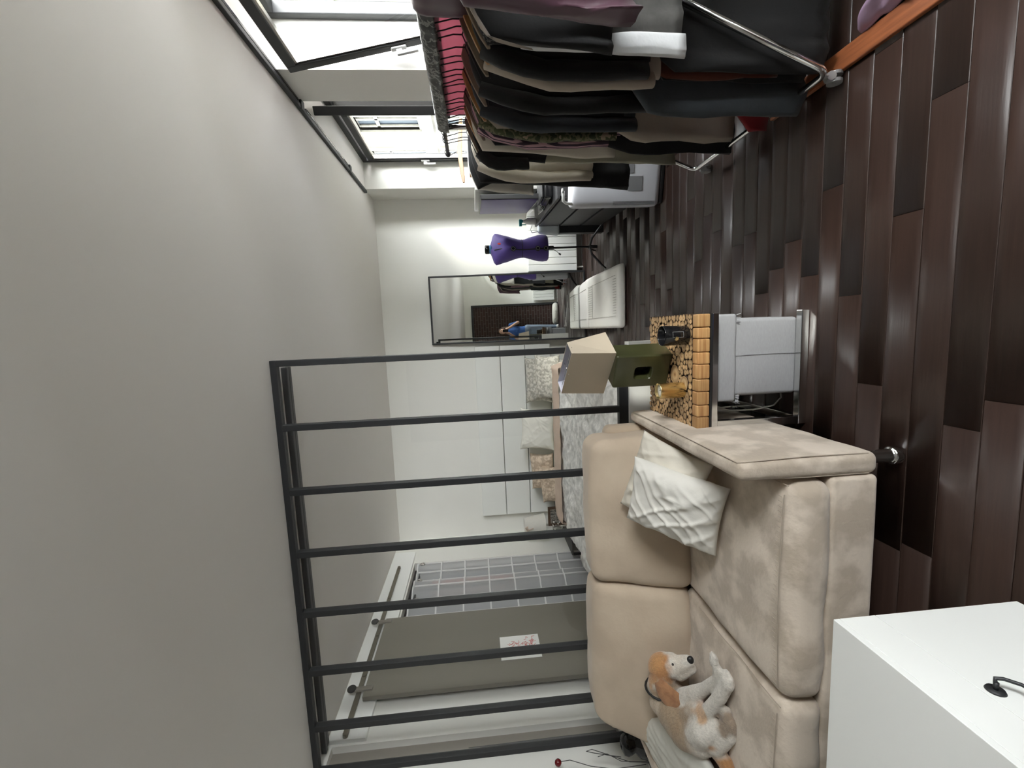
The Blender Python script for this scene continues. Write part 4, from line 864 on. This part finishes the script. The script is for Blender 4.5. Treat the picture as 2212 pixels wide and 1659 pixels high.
G('red dress just showing below the denim skirt', 'dress', 2.05, RED, 1.40, .115, .06, .215, None, seed=13, th=.02, xc=1.085, flare=.26)
hang(2.09, True, 'taupe hanger between the denim jacket and the black coat', dull=True)
G('black knee-length coat behind the blazer', 'coat', 1.99, BK, 1.465, .71, .215, .225, .70, seed=14, th=.035)
G('long faded denim skirt hanging almost to the floor', 'skirt', 1.905, DENL, 1.10, .045, .07, .225, None, seed=15, th=.025, xc=1.09, hemcurve=-.03, flare=.78)
G('rust brown dress glimpsed beside the denim skirt', 'dress', 1.835, RUST, 1.10, .22, .05, .13, None, seed=16, th=.012, xc=1.105, flare=.76, fold=.004)
hang(1.86, True, 'velvet hanger poking out beside the black blazer', dull=True)
G('beige lining coat with a pale cuff under the blazer', 'coat', 1.80, BEI, 1.445, .74, .205, .235, .75, seed=17, th=.03, xc=1.19)
hang(1.765, True, 'wooden hanger with its tip out of the blazer shoulder', hw=.225)
G('black blazer with long sleeves', 'blazer', 1.73, BK, 1.46, .80, .22, .225, .80, seed=18, th=.035)
G('black velvet top with studded shoulders', 'top', 1.66, BKV, 1.46, 1.15, .21, .19, None, seed=19)
G('floor-length black skirt at the near end', 'skirt', 1.775, BK2, 1.10, .07, .10, .262, None, seed=20, th=.018, xc=1.228, flare=.76)
hang(1.69, True, 'wide taupe hanger above the studded velvet top', dull=True)
G('white shirt whose folded tail shows below the black tops', 'shirt', 1.578, WHC, 1.30, .735, .02, .032, None, seed=21, th=.014, xc=.945, flare=1.0, neck=.015, fold=.004)
G('grey chiffon blouse under the sheer black top', 'blouse', 1.605, GB, 1.40, .74, .17, .235, None, seed=22, th=.018, xc=1.165, flare=1.02, fold=.008)
hang(1.60, True, 'taupe hanger half hidden by the black sheer top', dull=True)
G('black sheer top with a loose square hem', 'top', 1.55, BK2, 1.465, 1.0, .215, .255, None, seed=24, th=.024, xc=1.155)
tt = [o for o in bpy.data.objects if o.get('label', '').startswith('black sheer top')][0]
mb = MB(); pe = [(1.042, 1.470), (.995, 1.452), (.938, 1.418), (.918, 1.399), (.903, 1.342), (.889, 1.270)]; V = []; pw = [.006, .010, .014, .014, .010, .003]
for (px_, pz_), w_ in zip(pe, pw): V += [(px_ - 1.155 - w_ * .5, -.036, pz_ - 1.465 - w_), (px_ - 1.155 + w_ * .8, -.040, pz_ - 1.465 + w_)]
mb.add(V, [(2 * k, 2 * k + 1, 2 * k + 3, 2 * k + 2) for k in range(5)]).build('pale_binding', BEI, tt, smooth=True).modifiers.new('s', 'SOLIDIFY').thickness = .004
G('long black dress behind the chrome corner of the rack', 'dress', 1.87, BK, 1.20, .09, .12, .27, None, seed=25, th=.02, xc=1.25, flare=.74)
G('plum satin blouse at the near end of the rail', 'blouse', 1.32, PLUM, 1.54, 1.06, .20, .235, None, seed=26, th=.045, fold=.025, hemcurve=.06, xc=1.09)
tag(cushion_mb([(1.03, 1.42, .002), (1.16, 1.42, .002), (1.10, 1.66, .002), (1.02, 1.66, .002), (1.05, 1.44, .10), (1.14, 1.43, .12), (1.08, 1.64, .06), (1.04, 1.64, .05)], .03, n=12, amp=.03, fs=16, seed=2).build('satin_cloth', LAV, smooth=True), 'lavender satin cloth crumpled at the foot of the black dress', 'cloth')
for k, yy in enumerate((1.78, 1.83, 1.90, 1.95, 2.03, 2.13, 2.19, 2.27, 2.31, 2.38, 2.48, 2.52, 2.62, 2.67, 2.75, 2.83, 2.90, 2.94)):
    tag(hang(yy, False, 'thin black wire hanger among the crowded clothes', hw=.19, zt=1.49 - .01 * (k % 3), rot=R.uniform(-.12, .12)), group='thin wire hangers')
# cloths laid over the rail
def drape(name, label, cat, y0, y1, zl, zr, mt, seed, rx=.021, x=RX):
    V = []; F = []; n, m = 44, 22
    prof = [(-rx - .004, zl), (-rx - .006, (zl + RZ) / 2), (-rx, RZ - .005)] + [(-rx * math.cos(a * PI / 6), RZ + rx * math.sin(a * PI / 6)) for a in range(1, 6)] + [(rx, RZ - .005), (rx + .006, (zr + RZ) / 2), (rx + .004, zr)]
    for i in range(n + 1):
        yy = y0 + (y1 - y0) * i / n
        for j, (px, pz) in enumerate(prof): V.append((x + px + .006 * nz(yy * 22 + seed, pz * 8, j * .2), yy + .008 * nz(seed, yy * 8, pz * 9), pz + (.012 * nz(yy * 14, seed, j) if j in (0, len(prof) - 1) else .003 * nz(yy * 30, seed, j))))
    k = len(prof); F = [(i * k + j, (i + 1) * k + j, (i + 1) * k + j + 1, i * k + j + 1) for i in range(n) for j in range(k - 1)]
    o = MB().add(V, F).build(name, mt, smooth=True); s = o.modifiers.new('s', 'SOLIDIFY'); s.thickness = .004; return tag(o, label, cat)
pk = mat('rose_cotton', (.62, .29, .36), .9, bump=.2, bscale=25); N_, L_n = nt(pk); tr_ = N_.new('ShaderNodeBsdfTranslucent'); tr_.inputs[0].default_value = (.50, .24, .29, 1); ms_ = N_.new('ShaderNodeMixShader'); ms_.inputs[0].default_value = .45
L_n.new(N_['Principled BSDF'].outputs[0], ms_.inputs[1]); L_n.new(tr_.outputs[0], ms_.inputs[2]); L_n.new(ms_.outputs[0], N_['Material Output'].inputs[0])
drape('pink_cloth', 'pink cotton cloth hanging down behind the hanger hooks', 'cloth', 1.72, 2.72, 1.625, 1.43, pk, 3, rx=.028, x=1.213)
drape('lace_scarf', 'shiny black lace scarf lying along the rail', 'scarf', 1.76, 2.76, 1.59, 1.58, blotch('black_lace', [(.012, .012, .013), (.02, .02, .02), (.22, .22, .21), (.015, .015, .016)], 28, .3), 9, rx=.036, x=1.205)
drape('plum_jacket', 'plum satin jacket slung over the near end of the rail', 'jacket', 1.40, 1.77, 1.44, 1.40, PLUM, 5, rx=.045)
tag(cushion_mb(b8(.955, 1.035, 1.15, 2.16, 0.0005, .022), .006, n=6).build('sunlit_strip', M['sunlitwood'], smooth=True), 'reddish board standing in for a sunlit strip of floor under the rack', 'board')  # thin slab, its reddish colour stands in for sunlit floor

# ------------------------------------------------------------------ far right: dresser, screen, appliance, dress form
t = thing('dresser', 'black three-drawer dresser beyond the clothes rack', 'dresser', (1.085, 4.30, 0), math.radians(-3.5))
MB().box(.012, .56, -.66, .63, .05, .765).build('body', M['dresser'], t); box('top', M['dresser'], -.012, .57, -.67, .64, .765, .79, t, bevel=.003)
for k in range(3):
    d = box('drawer', M['dresser'], -.010, .012, -.655, .625, .062 + .236 * k, .062 + .216 + .236 * k, t, bevel=.004)
box('plinth', M['blackp'], .05, .55, -.64, .61, 0, .05, t)
t = thing('television', 'flat screen with a violet reflection tinted in, standing on the dresser', 'television', (1.20, 4.42, .79), math.radians(-7))
box('bezel', M['blackp'], -.012, .03, -.46, .46, .075, .605, t, bevel=.006); box('screen', M['screen'], -.0145, -.012, -.448, .448, .10, .595, t)
box('bottom_bar', M['blackg'], -.022, -.011, -.46, .46, .055, .10, t, bevel=.003)
MB().box(-.0, .03, -.05, .05, .012, .08).box(-.07, .10, -.16, .16, 0, .012).build('stand', M['blackg'], t, bevel=.004)
tag(MB().box(1.30, 1.33, 4.25, 4.99, .79, 1.435).build('white_board', M['white'], bevel=.004), 'white board propped behind the violet screen', 'board')
t = thing('coiled_cable', 'coiled black power cable lying on the dresser top', 'cable', (1.20, 4.22, .796))
mb = MB()
for k in range(6): mb.tube([((.085 - .006 * k) * math.cos(a * PI / 12) + .006 * k, (.12 - .008 * k) * math.sin(a * PI / 12), .006 + .011 * k + .006 * math.sin(a * PI / 4 + k)) for a in range(24)], .006, 6, closed=True)
mb.build('coil', M['blackg'], t, smooth=True)
t = thing('black_box', 'small glossy black device with a lid on the dresser', 'device', (1.20, 3.93, .79))
cushion_mb(b8(-.11, .11, -.12, .12, 0, .075), .02, n=5).build('body', M['blackg'], t, smooth=True); cushion_mb(b8(-.105, .105, -.115, .115, .078, .10), .01, n=5).build('lid', M['blackp'], t, smooth=True)
t = thing('spray_bottle', 'white spray bottle with a teal nozzle at the dresser end', 'bottle', (1.155, 4.86, .79))
MB().lathe([(.03, 0), (.034, .006), (.034, .09), (.014, .125), (.012, .14)], 20).build('body', M['white'], t, smooth=True)
MB().box(-.05, .02, -.012, .012, .15, .18).box(-.012, .014, -.012, .012, .138, .152).box(-.04, -.03, -.006, .006, .105, .152).build('nozzle', M['teal'], t, bevel=.004)
t = thing('white_carton', 'white and pale blue bag hanging between dresser and radiator', 'bag', (1.12, 5.06, .50))
cushion_mb([(-.08, -.05, 0), (.10, -.05, 0), (.10, .06, 0), (-.08, .06, 0), (-.05, -.04, .24), (.09, -.04, .24), (.09, .05, .24), (-.05, .05, .24)], .03, n=6, amp=.012, fs=9).build('pouch', mat('pale_blue_white', (.70, .76, .80), .5), t, smooth=True)
MB().tube([(-.03, 0, .24), (-.05, -.03, .31), (-.02, -.05, .33), (.05, -.03, .30), (.08, 0, .24)], .005, 6).build('strap', M['white'], t, smooth=True)
box('stand', M['blackp'], -.06, .08, -.04, .05, -.50, .004, t)
# white appliance
t = thing('white_heater', 'white portable appliance with grey panels and a towel handle', 'appliance', (.905, 3.43, 0), math.radians(-12))
cushion_mb(b8(-.0, .42, 0, .18, .03, .72), .045, n=8).build('body', mat('white_plastic', (.74, .75, .80), .35), t, smooth=True)
box('base', M['blackp'], .02, .40, .02, .16, 0, .035, t, bevel=.01)
box('panel', M['grey'], .115, .215, -.004, .004, .18, .29, t, bevel=.001); box('panel', M['grey'], .235, .33, -.004, .004, .25, .37, t, bevel=.001)
for k in range(3): box('slot', M['grey'], .012 + .011 * k, .018 + .011 * k, -.0015, .004, .07, .40, t)
MB().tube([(.03, .03, .71), (.035, .012, .76), (.05, -.0, .785), (.12, -.01, .79)], .012, 8).tube([(.12, -.01, .79), (.12, -.01, .80)], .018, 8).build('handle', M['white'], t, smooth=True)
# dress form
t = thing('dress_form', 'purple adjustable dress form with black dials on a tripod', 'dress form', (.905, 5.05, 0), .25)
SX_ = 1.1
sec = [(.64, .118, .085), (.655, .132, .095), (.70, .136, .100), (.75, .132, .098), (.82, .115, .088), (.90, .092, .076), (.93, .090, .074), (.97, .094, .078), (1.04, .112, .092), (1.10, .130, .108), (1.15, .142, .106), (1.19, .158, .092), (1.225, .166, .075), (1.25, .14, .06), (1.265, .09, .052), (1.28, .050, .046)]
V = []; F = []; n = 40
for z, a, b in sec:
    for k in range(n):
        an = 2 * PI * k / n; c, s = math.cos(an), math.sin(an); x = 1.1 * a * math.copysign(abs(c) ** .85, c); yy = b * math.copysign(abs(s) ** .9, s)
        if s < 0 and 1.02 < z < 1.2: yy -= .028 * math.exp(-((abs(x) - .062) / .038) ** 2) * math.exp(-((z - 1.10) / .05) ** 2)
        V.append((x, yy, z))
m = len(sec); F = [(i * n + k, i * n + (k + 1) % n, (i + 1) * n + (k + 1) % n, (i + 1) * n + k) for i in range(m - 1) for k in range(n)] + [tuple(range(n))[::-1], tuple((m - 1) * n + k for k in range(n))]
MB().add(V, F).build('torso', M['purple'], t, smooth=True)
g = MB()
def fy(z, x):
    for i in range(len(sec) - 1):
        if sec[i][0] <= z <= sec[i + 1][0]:
            f = (z - sec[i][0]) / (sec[i + 1][0] - sec[i][0]); a = sec[i][1] * (1 - f) + sec[i + 1][1] * f; b = sec[i][2] * (1 - f) + sec[i + 1][2] * f
            c = min(.999, abs(x) / (1.1 * a)) ** (1 / .85); return -b * (1 - c * c) ** .45
    return -.05
SX = -.045
g.tube([(SX + .02 * (z - .9), fy(z, SX) - .001, z) for z in [.64 + .02 * k for k in range(31)]], .0065, 6)
g.tube([(.101 * math.cos(a * PI / 16), -.0 + .077 * math.sin(a * PI / 16), .93) for a in range(32)], .0035, 5, closed=True)
g.build('gap_seam', M['blackp'], t)
for z in (.675, .765, 1.035): 
    xx = SX + .02 * (z - .9); dl = MB().lathe([(0, 0), (.026, 0), (.029, .003), (.029, .012), (.022, .014), (.018, .009), (0, .009)], 20).box(-.009, .009, -.003, .003, .006, .014).build('dial', M['blackp'], t, loc=(xx, fy(z, xx) - .004, z), rot=(PI / 2, 0, 0))
    MB().tube([(.020 * math.cos(a * PI / 10), .020 * math.sin(a * PI / 10), .0125) for a in range(20)], .0018, 4, closed=True).build('dial_ring', M['whitem'], dl)
MB().lathe([(0, 0), (1, 0), (.9, .002), (0, .002)], 24, ex=.011, ey=.022).build('badge', M['redoval'], t, loc=(.02, fy(1.185, .02) - .004, 1.185), rot=(PI / 2, 0, 0))
MB().lathe([(.052, 1.268), (.048, 1.29), (.044, 1.298)], 24).build('collar', M['bluecol'], t, smooth=True)
MB().lathe([(.045, 1.296), (.048, 1.30), (.048, 1.335), (.04, 1.345), (.022, 1.345), (.02, 1.325), (0, 1.325)], 24, cap=False).build('neck_cap', M['blackg'], t, smooth=True)
MB().tube([(0, 0, .60), (0, 0, .09)], .011, 10).tube([(0, 0, .63), (0, 0, .57)], .022, 10).tube([(0, 0, .17), (0, 0, .07)], .02, 10).build('pole', M['black'], t, smooth=True)
for a in (1.3, 3.35, 5.5): MB().tube([(0, 0, .155), (.10 * math.cos(a), .10 * math.sin(a), .14), (.24 * math.cos(a), .24 * math.sin(a), .05), (.29 * math.cos(a), .29 * math.sin(a), .008)], [.012, .013, .011, .008], 8).build('leg', M['black'], t, smooth=True)
MB().tube([(-.05, -.09, .60), (-.09, -.10, .555), (-.115, -.10, .53)], .003, 5).tube([(-.112, -.10, .535), (-.128, -.10, .515)], .009, 6).build('hem_marker_cord', M['blackp'], t)
R0 = random.Random(3)

# ------------------------------------------------------------------ behind the camera, seen in the mirror
radiator('radiator', 'white radiator on the front wall seen in the mirror', (1.08, -.92, 0), 0, 6, .085, .60)
t = thing('pet_bed', 'round fluffy white pet bed before the dark brick, seen in the mirror', 'pet bed', (.42, -.62, 0))
MB().tube([(.22 * math.cos(a * PI / 12), .22 * math.sin(a * PI / 12), .085) for a in range(24)], .085, 12, closed=True).build('rim', M['fluff'], t, smooth=True)
MB().lathe([(.2, .02), (.2, .06), (0, .065)], 24).build('pad', M['fluff'], t, smooth=True)
pm = MB()
limb(pm, [(-.02, -.42, .90), (-.02, -.42, 1.02), (-.02, -.43, 1.20), (-.02, -.44, 1.36)], [.145, .125, .14, .12])
limb(pm, [(-.02, -.43, 1.42), (-.02, -.41, 1.50)], [.058, .054]); blob(pm, (-.02, -.39, 1.585), .088, .88, 1, 1.22)
blob(pm, (-.02, -.302, 1.575), .014, 1, 1.2, 1.4); blob(pm, (-.02, -.325, 1.535), .035, 1, .7, .6)
for s_ in (-1, 1):
    blob(pm, (-.02 + s_ * .078, -.40, 1.585), .018, .5, 1, 1.5)
    limb(pm, [(-.02 + s_ * .07, -.42, .88), (-.02 + s_ * .085, -.41, .50), (-.02 + s_ * .09, -.43, .10)], [.098, .068, .045]); limb(pm, [(-.02 + s_ * .09, -.43, .06), (-.02 + s_ * .10, -.30, .045)], [.045, .038])
    limb(pm, [(-.02 + s_ * .17, -.44, 1.36), (-.02 + s_ * .235, -.36, 1.14), (s_ * .065, -.13, 1.40)], [.055, .043, .032]); blob(pm, (s_ * .058, -.075, 1.435), .036, .7, 1, 1.25)
    for k in range(4): limb(pm, [(s_ * .052, -.06, 1.42 + .017 * k), (s_ * .047, -.028, 1.422 + .017 * k), (s_ * .040, -.024, 1.424 + .017 * k)], [.0085, .008, .0075])
    limb(pm, [(s_ * .05, -.085, 1.46), (s_ * .035, -.05, 1.47)], [.010, .008])
def clothmat():
    m = mat('person_paint', (1, 1, 1), .85); N, L = nt(m); a = N.new('ShaderNodeVertexColor'); a.layer_name = 'coat'; L.new(a.outputs['Color'], N['Principled BSDF'].inputs['Base Color']); return m
ps = remesh(pm, 'person', .009, 3, clothmat())
ca = ps.data.color_attributes.new('coat', 'FLOAT_COLOR', 'POINT'); buf = []
for v in ps.data.vertices:
    x, y_, z = v.co; arm = abs(x + .02) > .165 or y_ > -.27
    c = (.55, .34, .25)
    if z < .08: c = (.7, .7, .7)
    elif z < .95: c = (.22, .27, .35)
    elif z < 1.43 and not (arm and (z < 1.17 or y_ > -.33)): c = (.05, .14, .42)
    buf += [*c, 1]
ca.data.foreach_set('color', buf)
tag(ps, 'person in a blue top and jeans photographing the room, seen in the mirror', 'person')
hm = MB(); blob(hm, (-.02, -.415, 1.605), .098, .95, .95, 1.15); limb(hm, [(-.09, -.44, 1.58), (-.10, -.46, 1.42), (-.10, -.45, 1.28)], [.055, .055, .03]); limb(hm, [(.05, -.44, 1.58), (.06, -.46, 1.42), (.06, -.45, 1.28)], [.055, .055, .03]); limb(hm, [(-.02, -.47, 1.58), (-.02, -.52, 1.35)], [.08, .06])
hr = remesh(hm, 'hair', .012, 3, M['hair'], ps)
for s_ in (-1, 1): q = MB(); blob(q, (-.02 + s_ * .032, -.307, 1.60), .011, 1.2, .5, .7); q.build('eye', M['blackg'], ps, smooth=True)
q = MB(); blob(q, (-.02, -.298, 1.548), .016, 1.3, .4, .35); q.build('mouth', mat('lips', (.45, .15, .14), .5), ps, smooth=True)
t = thing('phone', 'dark phone held up by the person in the mirror', 'phone', (0, -.014, 1.475))
box('body', M['blackg'], -.037, .037, -.008, .0, -.075, .075, t, bevel=.003)
bpy.context.view_layer.update()
